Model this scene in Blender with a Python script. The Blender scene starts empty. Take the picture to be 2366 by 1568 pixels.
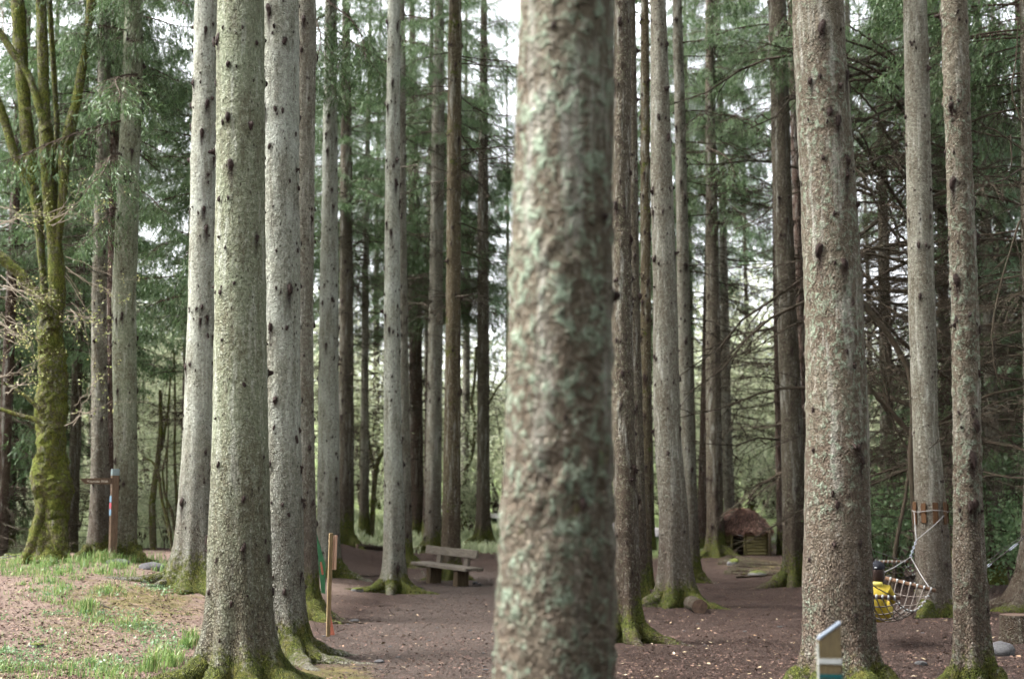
import bpy, math, random
import numpy as np
from mathutils import Vector, Matrix

# ------------------------------------------------------------------ camera, sky, sun, exposure
SC = bpy.context.scene
COL = SC.collection
CAM_H, HORIZON, FPX = 1.6, 1176.0, 3286.0          # eye height; horizon row and focal length in 2366-px picture units
PITCH = math.atan((HORIZON - 784.0) / FPX)
cam_d = bpy.data.cameras.new('camera'); cam = bpy.data.objects.new('camera', cam_d); COL.objects.link(cam)
cam.location = (0, 0, CAM_H); cam.rotation_euler = (math.pi / 2 + PITCH, 0, 0)
cam_d.sensor_width = 36.0; cam_d.lens = 36.0 * FPX / 2366.0
cam_d.clip_start = 0.1; cam_d.clip_end = 2000
cam_d.dof.use_dof = True; cam_d.dof.focus_distance = 16.5; cam_d.dof.aperture_fstop = 1.4
SC.camera = cam

SUN_EL, SUN_AZ = math.radians(50), math.radians(-92)      # azimuth from +Y (view direction), negative = left
w = bpy.data.worlds.new('World'); SC.world = w; w.use_nodes = True
nt = w.node_tree; nt.nodes.clear()
sky = nt.nodes.new('ShaderNodeTexSky'); sky.sky_type = 'NISHITA'; sky.sun_disc = False
sky.sun_elevation = SUN_EL; sky.sun_rotation = SUN_AZ; sky.air_density = 1.0; sky.dust_density = 3.0; sky.ozone_density = 1.0
hs = nt.nodes.new('ShaderNodeHueSaturation'); hs.inputs['Saturation'].default_value = 0.18
bg = nt.nodes.new('ShaderNodeBackground'); bg.inputs['Strength'].default_value = 0.095
wo = nt.nodes.new('ShaderNodeOutputWorld')
nt.links.new(sky.outputs[0], hs.inputs['Color']); nt.links.new(hs.outputs[0], bg.inputs['Color']); nt.links.new(bg.outputs[0], wo.inputs['Surface'])
sun_d = bpy.data.lights.new('sun', 'SUN'); sun_d.energy = 1.7; sun_d.angle = math.radians(22); sun_d.color = (1.0, 0.98, 0.96)
sun = bpy.data.objects.new('sun', sun_d); COL.objects.link(sun)
sd = Vector((math.sin(SUN_AZ) * math.cos(SUN_EL), math.cos(SUN_AZ) * math.cos(SUN_EL), math.sin(SUN_EL)))
sun.rotation_euler = sd.to_track_quat('Z', 'Y').to_euler()
SC.view_settings.view_transform = 'Standard'; SC.view_settings.look = 'None'
SC.view_settings.gamma = 1.0; SC.view_settings.use_curve_mapping = False
SC.view_settings.exposure = 3.05
SC.cycles.max_bounces = 3; SC.cycles.diffuse_bounces = 2; SC.cycles.glossy_bounces = 2
SC.cycles.transmission_bounces = 3; SC.cycles.transparent_max_bounces = 4
SC.cycles.caustics_reflective = False; SC.cycles.caustics_refractive = False
SC.cycles.use_denoising = True
SC.cycles.use_adaptive_sampling = True; SC.cycles.adaptive_threshold = 0.025; SC.cycles.adaptive_min_samples = 12
try:
    SC.cycles.denoiser = 'OPENIMAGEDENOISE'; SC.cycles.denoising_prefilter = 'ACCURATE'
except Exception: pass

RND = random.Random(11)
rng = np.random.default_rng(7)
CP, SP = math.cos(PITCH), math.sin(PITCH)

def at(u, v, y):
    """point seen at picture position (u, v) on the plane y metres away"""
    xr, yr = (u - 1183.0) / FPX, (784.0 - v) / FPX
    d = np.array([xr, CP - SP * yr, SP + CP * yr])
    return np.array([0, 0, CAM_H]) + d * (y / d[1])

def sm(a, b, x):
    t = np.clip((np.asarray(x, float) - a) / (b - a), 0, 1); return t * t * (3 - 2 * t)

# ------------------------------------------------------------------ noise
def _hash(ix, iy, iz, s):
    with np.errstate(over='ignore'):
        n = (ix.astype(np.uint32) * np.uint32(374761393) + iy.astype(np.uint32) * np.uint32(668265263)
             + iz.astype(np.uint32) * np.uint32(2246822519) + np.uint32((s * 3266489917) & 0xffffffff))
        n = (n ^ (n >> np.uint32(13))) * np.uint32(1274126177)
        n = (n ^ (n >> np.uint32(16))) * np.uint32(2654435761)
        n = n ^ (n >> np.uint32(15))
    return n.astype(np.float64) / 4294967295.0 * 2 - 1
def vnoise(p, s=0):
    f = np.floor(p); t = p - f; t = t * t * (3 - 2 * t); i = f.astype(np.int64)
    out = 0
    for dx in (0, 1):
        for dy in (0, 1):
            for dz in (0, 1):
                wgt = (t[:, 0] if dx else 1 - t[:, 0]) * (t[:, 1] if dy else 1 - t[:, 1]) * (t[:, 2] if dz else 1 - t[:, 2])
                out = out + wgt * _hash(i[:, 0] + dx, i[:, 1] + dy, i[:, 2] + dz, s)
    return out
def fbm(p, s=0, o=3):
    a, tot, r = 1.0, 0.0, 0
    for k in range(o):
        r = r + a * vnoise(p * (2 ** k), s + 17 * k); tot += a; a *= 0.5
    return r / tot

# ------------------------------------------------------------------ terrain
def ground(x, y):
    x = np.asarray(x, float); y = np.asarray(y, float); x, y = np.broadcast_arrays(x, y)
    h = 0.70 * sm(-2.3, -7.0, x) * sm(13, 24.0, y)
    bank = h
    far = 0.05 * np.maximum(y - 38, 0)
    far = np.where(y > 70, 1.6 + 0.13 * (y - 70), far)
    h = np.maximum(h, 0) + far
    dip = np.exp(-((y - 31.5) / 3.0) ** 2) * sm(-8.5, -11, x) * 1.0
    h = h - dip
    h = h + 0.30 * np.exp(-(((x - 6.6) / 2.2) ** 2 + ((y - 39.5) / 4.0) ** 2))
    h = h - 0.10 * np.exp(-(((x - 5.0) / 1.2) ** 2 + ((y - 18.3) / 1.2) ** 2))
    p = np.stack([x.ravel(), y.ravel(), np.zeros(x.size)], 1)
    n = fbm(p * 0.22, 3, 3) * 0.10 + fbm(p * 1.3, 5, 3) * 0.035 * (0.5 + sm(-1, -5, x).ravel())
    return h + n.reshape(x.shape)
def gz(x, y): return float(ground(np.array([x]), np.array([y]))[0])
def hit(u, v):
    """point of the terrain seen at (u, v)"""
    ys = np.arange(6, 100, 0.1); p0, p1 = at(u, v, 6.0), at(u, v, 100.0); k = (ys - 6) / 94
    x = p0[0] + (p1[0] - p0[0]) * k; z = p0[2] + (p1[2] - p0[2]) * k
    i = np.nonzero(z <= ground(x, ys))[0]; i = i[0] if len(i) else len(ys) - 1
    return np.array([x[i], ys[i], float(ground(x[i:i + 1], ys[i:i + 1])[0])])

# ------------------------------------------------------------------ mesh helpers
class MB:
    """collects arrays of vertices and polygons and builds one mesh"""
    def __init__(s): s.V = []; s.F3 = []; s.F4 = []; s.m3 = []; s.m4 = []; s.n = 0; s.att = {}
    def add(s, V, F, mat=0, **att):
        V = np.asarray(V, float); F = np.asarray(F, np.int64)
        if len(F):
            if F.shape[1] == 4: s.F4.append(F + s.n); s.m4.append(np.full(len(F), mat))
            else: s.F3.append(F + s.n); s.m3.append(np.full(len(F), mat))
        s.V.append(V)
        for k, val in att.items():
            s.att.setdefault(k, []).append((s.n, np.broadcast_to(np.asarray(val, float), (len(V),))))
        s.n += len(V); return s
    def arrays(s):
        return (np.concatenate(s.V) if s.V else np.zeros((0, 3)),
                np.concatenate(s.F3) if s.F3 else np.zeros((0, 3), int), np.concatenate(s.F4) if s.F4 else np.zeros((0, 4), int),
                np.concatenate(s.m3) if s.m3 else np.zeros(0, int), np.concatenate(s.m4) if s.m4 else np.zeros(0, int))
    def mesh(s, name, mats, smooth=True):
        V, F3, F4, m3, m4 = s.arrays(); me = bpy.data.meshes.new(name)
        me.vertices.add(len(V)); me.vertices.foreach_set('co', V.ravel().astype(np.float32))
        nl = len(F3) * 3 + len(F4) * 4; me.loops.add(nl)
        me.loops.foreach_set('vertex_index', np.concatenate([F3.ravel(), F4.ravel()]).astype(np.int32))
        npoly = len(F3) + len(F4); me.polygons.add(npoly)
        ls = np.concatenate([np.arange(len(F3)) * 3, len(F3) * 3 + np.arange(len(F4)) * 4]).astype(np.int32)
        me.polygons.foreach_set('loop_start', ls)
        me.polygons.foreach_set('material_index', np.concatenate([m3, m4]).astype(np.int32))
        me.polygons.foreach_set('use_smooth', np.full(npoly, smooth, dtype=bool))
        for m in (mats if isinstance(mats, (list, tuple)) else [mats]): me.materials.append(m)
        for k, lst in s.att.items():
            arr = np.zeros(len(V), np.float32)
            for off, val in lst: arr[off:off + len(val)] = val
            a = me.attributes.new(k, 'FLOAT', 'POINT'); a.data.foreach_set('value', arr)
        me.update(calc_edges=True); me.validate(clean_customdata=False); return me
    def build(s, name, mats, parent=None, smooth=True, loc=(0, 0, 0)):
        return link(name, s.mesh(name, mats, smooth), parent, loc)

def link(name, data, parent=None, loc=(0, 0, 0), rot=(0, 0, 0), scale=(1, 1, 1)):
    o = bpy.data.objects.new(name, data); COL.objects.link(o)
    o.location = loc; o.rotation_euler = rot; o.scale = scale
    if parent is not None: o.parent = parent
    return o
def thing(name, label, cat, loc=(0, 0, 0), rz=0.0, group=None):
    return tag(link(name, None, None, loc, (0, 0, rz)), label, cat, group)
def tag(o, label=None, cat=None, group=None, kind=None):
    if label: o['label'] = label
    if cat: o['category'] = cat
    if group: o['group'] = group
    if kind: o['kind'] = kind
    return o

def nrm(v): v = np.asarray(v, float); return v / max(np.linalg.norm(v), 1e-9)
def tube(pts, rad, seg=6, cap=True):
    pts = np.asarray(pts, float); n = len(pts); rad = np.broadcast_to(np.asarray(rad, float), (n,))
    t = np.gradient(pts, axis=0); t /= np.maximum(np.linalg.norm(t, axis=1, keepdims=True), 1e-9)
    a = np.array([0, 0, 1.0]) if abs(t[0, 2]) < 0.9 else np.array([1.0, 0, 0])
    V = []; ang = np.arange(seg) * 2 * math.pi / seg; ca, sa = np.cos(ang)[:, None], np.sin(ang)[:, None]
    x = nrm(np.cross(a, t[0]))
    for k in range(n):
        x = nrm(x - t[k] * np.dot(x, t[k])); yv = np.cross(t[k], x)
        V.append(pts[k] + rad[k] * (ca * x + sa * yv))
    V = np.concatenate(V)
    i = np.arange(seg); j = (i + 1) % seg
    F = np.concatenate([np.stack([k * seg + i, k * seg + j, (k + 1) * seg + j, (k + 1) * seg + i], 1) for k in range(n - 1)])
    return V, F
def add_tube(mb, pts, rad, seg=6, mat=0, **att):
    V, F = tube(pts, rad, seg); b = mb.n; mb.add(V, F, mat, **att)
    n = len(V); cap0 = np.array([[0, seg - 1 - k, seg - 2 - k] for k in range(seg - 2)]); cap1 = n - seg + np.array([[0, k + 1, k + 2] for k in range(seg - 2)])
    mb.F3.append(np.concatenate([cap0, cap1]) + b); mb.m3.append(np.full(2 * (seg - 2), mat)); return mb
def add_box(mb, c, s, R=None, mat=0, bev=0.0, jit=0.0, **att):
    hx, hy, hz = np.asarray(s, float) / 2; b = min(bev, hx * 0.9, hy * 0.9, hz * 0.9)
    if b <= 0:
        V = np.array([[x, y, z] for z in (-hz, hz) for y in (-hy, hy) for x in (-hx, hx)])
        F = np.array([[0, 2, 3, 1], [4, 5, 7, 6], [0, 1, 5, 4], [2, 6, 7, 3], [0, 4, 6, 2], [1, 3, 7, 5]])
    else:
        P = []; idx = {}
        for sx in (-1, 1):
            for sy in (-1, 1):
                for sz in (-1, 1):
                    for ax in range(3):
                        v = [sx * (hx - b), sy * (hy - b), sz * (hz - b)]; v[ax] = (sx * hx, sy * hy, sz * hz)[ax]
                        idx[(sx, sy, sz, ax)] = len(P); P.append(v)
        V = np.array(P); F = []
        I = lambda sx, sy, sz, ax: idx[(sx, sy, sz, ax)]
        for s1 in (-1, 1):
            F.append([I(s1, -1, -1, 0), I(s1, 1, -1, 0), I(s1, 1, 1, 0), I(s1, -1, 1, 0)])
            F.append([I(-1, s1, -1, 1), I(1, s1, -1, 1), I(1, s1, 1, 1), I(-1, s1, 1, 1)])
            F.append([I(-1, -1, s1, 2), I(1, -1, s1, 2), I(1, 1, s1, 2), I(-1, 1, s1, 2)])
            for s2 in (-1, 1):
                F.append([I(s1, s2, -1, 0), I(s1, s2, 1, 0), I(s1, s2, 1, 1), I(s1, s2, -1, 1)])
                F.append([I(s1, -1, s2, 0), I(s1, 1, s2, 0), I(s1, 1, s2, 2), I(s1, -1, s2, 2)])
                F.append([I(-1, s1, s2, 1), I(1, s1, s2, 1), I(1, s1, s2, 2), I(-1, s1, s2, 2)])
        F = np.array(F); T = np.array([[I(a, b_, c_, 0), I(a, b_, c_, 1), I(a, b_, c_, 2)] for a in (-1, 1) for b_ in (-1, 1) for c_ in (-1, 1)])
    if jit: V = V + rng.uniform(-jit, jit, V.shape)
    if R is not None: V = V @ np.asarray(R).T
    V = V + np.asarray(c, float)
    # face winding outward
    def fix(F):
        cc = V.mean(0); n = np.cross(V[F[:, 1]] - V[F[:, 0]], V[F[:, 2]] - V[F[:, 0]]); d = V[F].mean(1) - cc
        fl = (n * d).sum(1) < 0; F = F.copy(); F[fl] = F[fl][:, ::-1]; return F
    b0 = mb.n; mb.add(V, fix(F), mat, **att)
    if b > 0: T = fix(T); mb.F3.append(T + b0); mb.m3.append(np.full(len(T), mat))
    return mb
def rotz(a): c, s = math.cos(a), math.sin(a); return np.array([[c, -s, 0], [s, c, 0], [0, 0, 1]])
def rotx(a): c, s = math.cos(a), math.sin(a); return np.array([[1, 0, 0], [0, c, -s], [0, s, c]])
def roty(a): c, s = math.cos(a), math.sin(a); return np.array([[c, 0, s], [0, 1, 0], [-s, 0, c]])
def rock_mesh(name, seed, mat, sub=3, sq=(1, 1, .6), rough=.25):
    import bmesh
    bm = bmesh.new(); bmesh.ops.create_icosphere(bm, subdivisions=sub, radius=1.0)
    V = np.array([v.co[:] for v in bm.verts]); F = np.array([[v.index for v in f.verts] for f in bm.faces]); bm.free()
    r = 1 + rough * fbm(V * 1.3 + seed * 7.3, seed, 3) + 0.06 * fbm(V * 5 + seed, seed + 3, 2)
    # facet a little
    for k in range(6):
        n = nrm(np.random.default_rng(seed * 31 + k).normal(size=3)); d = V @ n * r; cut = 0.72
        r = np.where(d > cut, r * (cut + (d - cut) * .35) / np.maximum(d, 1e-6), r)
    V = V * r[:, None] * np.array(sq)
    mb = MB(); mb.add(V, F, moss=sm(.1, .5, V[:, 2] / sq[2] + .4 * fbm(V * 3, seed, 2))); return mb.mesh(name, mat)

# ------------------------------------------------------------------ materials
def lin(r, g, b): return tuple(((c / 255) / 12.92 if c / 255 <= .04045 else ((c / 255 + .055) / 1.055) ** 2.4) for c in (r, g, b)) + (1.0,)
class NT:
    def __init__(s, name):
        s.m = bpy.data.materials.new(name); s.m.use_nodes = True; s.t = s.m.node_tree; s.t.nodes.clear()
        s.out = s.t.nodes.new('ShaderNodeOutputMaterial')
        s.tc = s.t.nodes.new('ShaderNodeTexCoord')
    def n(s, typ, ins=None, **kw):
        nd = s.t.nodes.new('ShaderNode' + typ)
        for k, v in kw.items(): setattr(nd, k, v)
        for k, v in (ins or {}).items(): s.set(nd.inputs[k], v)
        return nd
    def set(s, sock, v):
        if isinstance(v, bpy.types.NodeSocket): s.t.links.new(v, sock)
        elif isinstance(v, bpy.types.Node): s.t.links.new(v.outputs[0], sock)
        else: sock.default_value = v
    def noise(s, scale, detail=3, rough=.6, vec=None, dist=0.0):
        nd = s.n('TexNoise', {'Scale': scale, 'Detail': detail, 'Roughness': rough, 'Distortion': dist})
        s.set(nd.inputs['Vector'], vec if vec is not None else s.tc.outputs['Object']); return nd.outputs['Fac']
    def vor(s, scale, vec=None, feature='F1', out='Distance'):
        nd = s.n('TexVoronoi', {'Scale': scale}, feature=feature); s.set(nd.inputs['Vector'], vec if vec is not None else s.tc.outputs['Object']); return nd.outputs[out]
    def mapr(s, v, a, b, c=0.0, d=1.0):
        return s.n('MapRange', {'Value': v, 'From Min': a, 'From Max': b, 'To Min': c, 'To Max': d}).outputs[0]
    def math(s, op, a, b=0.0, clamp=False):
        nd = s.n('Math', operation=op, use_clamp=clamp); s.set(nd.inputs[0], a); s.set(nd.inputs[1], b); return nd.outputs[0]
    def mix(s, f, a, b, mode='MIX'):
        nd = s.n('Mix', data_type='RGBA', blend_type=mode); s.set(nd.inputs[0], f); s.set(nd.inputs[6], a); s.set(nd.inputs[7], b); return nd.outputs[2]
    def attr(s, name): return s.n('Attribute', attribute_name=name).outputs['Fac']
    def mapping(s, scale): return s.n('Mapping', {'Vector': s.tc.outputs['Object'], 'Scale': scale}).outputs[0]
    def bump(s, h, strength=.4, dist=.01, normal=None):
        nd = s.n('Bump', {'Height': h, 'Strength': strength, 'Distance': dist})
        if normal is not None: s.set(nd.inputs['Normal'], normal)
        return nd.outputs[0]
    def done(s, col, rough=.85, normal=None, spec=.25):
        p = s.n('BsdfPrincipled', {'Base Color': col, 'Roughness': rough, 'Specular IOR Level': spec})
        if normal is not None: s.set(p.inputs['Normal'], normal)
        s.t.links.new(p.outputs[0], s.out.inputs[0]); return s.m

MOSS_A, MOSS_B = lin(92, 98, 38), lin(48, 56, 24)
def bark_mat(name, ca, cb, cl, lich=.3, low=lin(98, 76, 62), mossy=0.0, spots=.5, lsc=20, gr=.62):
    dk = lambda c, f=.62: (c[0] * f, c[1] * f, c[2] * f, 1.0)
    ca, cb, cl, low = dk(ca), dk(cb), dk(cl, .75), dk(low, .7)
    t = NT(name)
    big = t.noise(1.1, 2, .6); mid = t.noise(7.0, 3, .65, t.mapping((1, 1, .55))); fine = t.noise(60, 3, .75)
    c = t.mix(t.mapr(big, .38, .62), ca, cb)
    c = t.mix(t.math('MULTIPLY', t.mapr(mid, .50, .68), .5), c, cb)
    run = t.noise(9, 3, .7, t.mapping((1, 1, .12)), .3)
    c = t.mix(t.mapr(run, .50, .66, 0, .55), c, dk(lin(104, 94, 76), .6))
    c = t.mix(t.mapr(run, .46, .34, 0, .35), c, dk(lin(222, 224, 212), .8))
    lowf = t.attr('low')
    c = t.mix(t.math('MULTIPLY', lowf, t.mapr(mid, .3, .7, .45, 1.0)), c, low)
    # crusts and rosettes of lichen
    ln_ = t.noise(lsc, 3, .68, t.mapping((1, 1, .8)), .5)
    lc = t.math('MULTIPLY', t.mapr(t.math('ADD', ln_, t.math('MULTIPLY', t.math('SUBTRACT', fine, .5), .22)), .50, .64), t.mapr(big, *((-.2, .1) if lich > .8 else (.36, .58))))
    c = t.mix(t.math('MULTIPLY', lc, lich, True), c, cl)
    # coarse grain of the bark, dark pits and pale flakes
    grain = t.noise(30, 3, .8, t.mapping((1.0, 1.0, .7)))
    c = t.mix(t.mapr(grain, .34, .54, .66 * gr, .0), c, lin(56, 48, 41))
    c = t.mix(t.mapr(grain, .55, .70, .0, .50 * gr), c, dk(lin(222, 220, 208), .8))
    c = t.mix(t.mapr(fine, .34, .60, .45, .0), c, lin(50, 43, 37))
    # cracks of scaly bark
    vv = t.vor(34, t.mapping((1.35, 1.35, .8)), 'DISTANCE_TO_EDGE')
    cf = t.math('MULTIPLY', t.mapr(vv, .0, .10, 1.0, 0.0), t.math('ADD', t.math('MULTIPLY', lowf, .6), .12))
    c = t.mix(cf, c, lin(44, 34, 28))
    # small dark specks of old twig scars
    sv = t.vor(15, t.mapping((1.2, 1.2, .62))); st = t.math('MULTIPLY', t.mapr(sv, .10, .22, 1, 0), t.mapr(mid, .40, .5))
    c = t.mix(t.math('MULTIPLY', st, spots), c, lin(38, 28, 24))
    sn = t.math('MULTIPLY', t.attr('stain'), t.mapr(fine, .3, .6, .6, 1.15), True)
    c = t.mix(sn, c, lin(34, 22, 20))
    mn = t.noise(16, 3, .7)
    mo = t.math('ADD', t.attr('moss'), t.math('MULTIPLY', t.mapr(t.noise(3.1, 2), .5, .7), mossy)) if mossy > 0 else t.attr('moss')
    mm = t.mapr(t.math('ADD', mo, t.math('MULTIPLY', t.math('SUBTRACT', mn, .5), 1.5)), .38, .68)
    mcol = t.mix(t.mapr(fine, .38, .62), MOSS_B, MOSS_A)
    mcol = t.mix(t.mapr(mid, .45, .7, 0, .6), mcol, lin(98, 90, 46))
    mcol = t.mix(t.mapr(grain, .36, .54, .75, 0), mcol, lin(34, 36, 18))
    c = t.mix(mm, c, mcol)
    h = t.math('ADD', t.math('MULTIPLY', t.mapr(vv, 0, .22), t.math('ADD', t.math('MULTIPLY', lowf, .8), .25)), t.math('MULTIPLY', grain, 2.4 * gr))
    h = t.math('ADD', h, t.math('MULTIPLY', ln_, 2.0 + 2.0 * (lich > .8)))
    return t.done(c, .9, t.bump(h, 1.0, .022), .12)

LG = lin(176, 182, 162); LM = lin(152, 170, 146)
BARK = {
 'light': bark_mat('bark_light_grey', lin(202, 208, 194), lin(172, 174, 156), LG, .4, lin(128, 120, 104), spots=.8),
 'green': bark_mat('bark_grey_green', lin(162, 172, 142), lin(140, 144, 116), LG, .5, lin(112, 102, 84), spots=.7),
 'grey':  bark_mat('bark_grey', lin(158, 156, 140), lin(128, 122, 106), LG, .35, lin(108, 92, 80), spots=.7),
 'brown': bark_mat('bark_brown', lin(112, 104, 88), lin(90, 80, 66), lin(140, 146, 118), .4, lin(84, 68, 54), spots=.7),
 'mossy': bark_mat('bark_mossy_brown', lin(116, 104, 78), lin(96, 84, 60), lin(138, 140, 100), .3, lin(104, 88, 72), .62),
 'lichen': bark_mat('bark_lichen', lin(146, 142, 122), lin(122, 112, 94), LM, .95, lin(118, 102, 86), .22),
 'lichen3': bark_mat('bark_foliose_lichen', lin(134, 129, 110), lin(112, 101, 85), lin(156, 174, 150), .95, lin(134, 118, 102), .34, .5, 14, .5),
 'lichen2': bark_mat('bark_lichen_spotted', lin(140, 132, 114), lin(114, 101, 86), LM, .8, lin(116, 98, 84), .12),
 'red':   bark_mat('bark_red_brown', lin(98, 76, 66), lin(78, 58, 50), lin(120, 110, 92), .2, lin(76, 56, 48)),
}
def simple(name, a, b, scale=8, rough=.85, bs=.4, bd=.01, stretch=(1, 1, 1), spec=.2, moss=False):
    t = NT(name); mp = t.mapping(stretch)
    n = t.noise(scale, 3, .65, mp); f = t.noise(scale * 6, 2, .6, mp)
    a, b = tuple(x * .75 for x in a[:3]) + (1.,), tuple(x * .75 for x in b[:3]) + (1.,)
    c = t.mix(t.mapr(n, .33, .67), a, b); c = t.mix(t.mapr(f, .3, .7, .35, 0), c, (a[0] * .45, a[1] * .45, a[2] * .45, 1))
    if moss:
        mm = t.mapr(t.math('ADD', t.attr('moss'), t.math('MULTIPLY', t.math('SUBTRACT', t.noise(9, 4), .5), 1.4)), .45, .7)
        c = t.mix(mm, c, t.mix(t.mapr(t.noise(22), .35, .65), MOSS_B, MOSS_A))
    return t.done(c, rough, t.bump(t.math('ADD', n, f), bs, bd), spec)
def leaf_mat(name, a, b, trans=.35, attr='rnd', cc=None):
    t = NT(name); r = t.attr(attr)
    c = t.mix(r, a, b)
    if cc: c = t.mix(t.mapr(r, .86, .95), c, cc)
    d = t.n('BsdfDiffuse', {'Color': c}); tr = t.n('BsdfTranslucent', {'Color': c}); gl = t.n('BsdfGlossy', {'Color': (1, 1, 1, 1), 'Roughness': .45})
    m = t.n('MixShader', {0: trans}); t.t.links.new(d.outputs[0], m.inputs[1]); t.t.links.new(tr.outputs[0], m.inputs[2])
    m2 = t.n('MixShader', {0: .03}); t.t.links.new(m.outputs[0], m2.inputs[1]); t.t.links.new(gl.outputs[0], m2.inputs[2])
    t.t.links.new(m2.outputs[0], t.out.inputs[0]); return t.m
M_NEEDLE = leaf_mat('spruce_needles', (0.040, 0.082, 0.032, 1), (0.115, 0.175, 0.066, 1), .3)
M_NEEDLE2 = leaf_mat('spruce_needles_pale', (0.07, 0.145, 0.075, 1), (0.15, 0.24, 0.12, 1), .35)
M_TWIG = simple('twig_bark', lin(84, 70, 58), lin(62, 52, 40), 12)
M_DEAD = simple('dead_branch_bark', lin(70, 58, 46), lin(50, 47, 32), 5)
M_LEAF = leaf_mat('broad_leaves', (0.26, 0.31, 0.18, 1), (0.47, 0.48, 0.33, 1), .5)  # bright veil over the far thickets is put into this pale leaf colour
M_LEAF2 = leaf_mat('young_leaves', (0.24, 0.30, 0.10, 1), (0.36, 0.33, 0.14, 1), .4)
M_GRASS = leaf_mat('grass_blades', (0.06, 0.13, 0.03, 1), (0.21, 0.30, 0.085, 1), .35, cc=(0.32, 0.27, 0.14, 1))
M_LITTER = None
def litter_mat():
    t = NT('leaf_litter_bits'); r = t.attr('rnd')
    ramp = t.n('ValToRGB', {'Fac': r}); e = ramp.color_ramp.elements
    e[0].position = 0; e[0].color = lin(62, 48, 43); e[1].position = 1; e[1].color = lin(196, 184, 160)
    for p, c in ((.35, lin(98, 76, 67)), (.62, lin(126, 102, 90)), (.80, lin(150, 122, 98)), (.92, lin(176, 158, 128))):
        k = e.new(p); k.color = c
    return t.done(t.mix(1.0, ramp.outputs[0], (.72, .72, .72, 1), 'MULTIPLY'), .8, None, .2)
M_LITTER = litter_mat()
M_KNOT = simple('branch_stub_bark', lin(58, 44, 38), lin(40, 30, 26), 30, bs=.8, bd=.004)
M_ROCK = simple('grey_stone', lin(124, 122, 122), lin(96, 94, 96), 4, moss=True, bs=.6, bd=.02)
M_WOOD_OLD = simple('weathered_timber', lin(126, 118, 106), lin(88, 80, 70), 6, stretch=(1, 8, 8), bs=.5, bd=.004)
M_WOOD_DARK = simple('dark_timber', lin(92, 78, 60), lin(64, 54, 38), 6, stretch=(6, 6, 1), bs=.5, bd=.004)  # darker timber tone for bench legs and the hut's side and back logs
M_WOOD_NEW = simple('new_yellow_timber', lin(138, 118, 84), lin(98, 82, 58), 9, stretch=(6, 6, .8), bs=.3, bd=.003)
M_WOOD_PINK = simple('pale_sawn_board', lin(214, 176, 150), lin(196, 150, 124), 9, stretch=(6, 6, .8), bs=.3, bd=.003)
M_WOOD_RED = simple('red_brown_offcut', lin(170, 100, 78), lin(146, 84, 66), 9, stretch=(6, 6, .8))
M_POST = simple('brown_post_timber', lin(104, 92, 66), lin(84, 74, 54), 14, stretch=(4, 4, .7), bs=.3, bd=.002)
M_SIGN = simple('sign_post_timber', lin(110, 90, 72), lin(84, 68, 54), 8, stretch=(5, 5, .7), bs=.4, bd=.003)
M_PAINT_GREEN = simple('green_paint', lin(52, 104, 66), lin(44, 88, 58), 5, .6)
M_WHITE = simple('white_paint', lin(188, 190, 188), lin(150, 154, 152), 9, .6, .2)
M_TEAL = simple('teal_band_paint', lin(18, 84, 84), lin(14, 66, 70), 6, .5, .1)
M_BLUE = simple('pale_blue_disc', lin(120, 156, 178), lin(108, 144, 166), 6, .5, .1)
M_RED = simple('red_disc', lin(196, 84, 96), lin(180, 70, 84), 6, .5, .1)
M_ROPE = simple('pale_rope', lin(160, 158, 156), lin(124, 120, 118), 60, .8, .6, .004)
M_NET = simple('dark_net_rope', lin(70, 62, 58), lin(50, 44, 42), 60, .8, .6, .004)
M_NETL = simple('grey_net_rope', lin(118, 108, 100), lin(84, 76, 70), 60, .8, .6, .004)
M_STEEL = simple('galvanised_chain', lin(170, 176, 186), lin(120, 126, 134), 40, .35, .1, .002, spec=.6)
M_BAR = simple('spreader_bar_timber', lin(112, 86, 66), lin(84, 62, 46), 10, stretch=(1, 6, 6))
M_SLAT = simple('orange_brown_slat', lin(92, 64, 38), lin(66, 44, 26), 8, stretch=(6, 6, .6))
M_THATCH = leaf_mat('heather_thatch', lin(74, 50, 42), lin(122, 92, 78), .05)
M_THATCH_BASE = simple('thatch_mat', lin(74, 54, 44), lin(56, 40, 34), 20)
M_LOGW = simple('mossy_log', lin(124, 116, 76), lin(92, 84, 52), 6, stretch=(1, 6, 6), bs=.6)
M_ENDGRAIN = simple('cut_log_end', lin(104, 84, 70), lin(74, 58, 48), 14, bs=.4)
M_YELLOW = simple('yellow_cloth', lin(176, 156, 56), lin(156, 134, 42), 9, .8, .3, .006)
M_YELPALE = simple('pale_yellow_cloth', lin(224, 212, 120), lin(212, 198, 98), 9, .8, .3, .006)
M_SKIN = simple('skin', lin(214, 170, 146), lin(204, 156, 132), 9, .6, .05)
M_HAIR = simple('dark_brown_hair', lin(54, 36, 28), lin(36, 24, 20), 40, .5, .6, .004, (8, 8, 1))
M_CAP = simple('black_cap_cloth', lin(26, 28, 36), lin(20, 21, 28), 20, .8)
M_DARK = simple('dark_denim', lin(40, 44, 58), lin(30, 33, 44), 20, .8)
M_LETTER = simple('cream_lettering', lin(226, 214, 196), lin(210, 198, 180), 20, .6)
MA_, MB_ = MOSS_A, MOSS_B; MOSS_A, MOSS_B = lin(108, 114, 46), lin(66, 76, 32)
M_TRUNKMOSS = bark_mat('bark_thick_moss', lin(104, 98, 62), lin(84, 76, 48), lin(150, 160, 130), .5, lin(96, 86, 58), .55, 0); MOSS_A, MOSS_B = MA_, MB_

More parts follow.
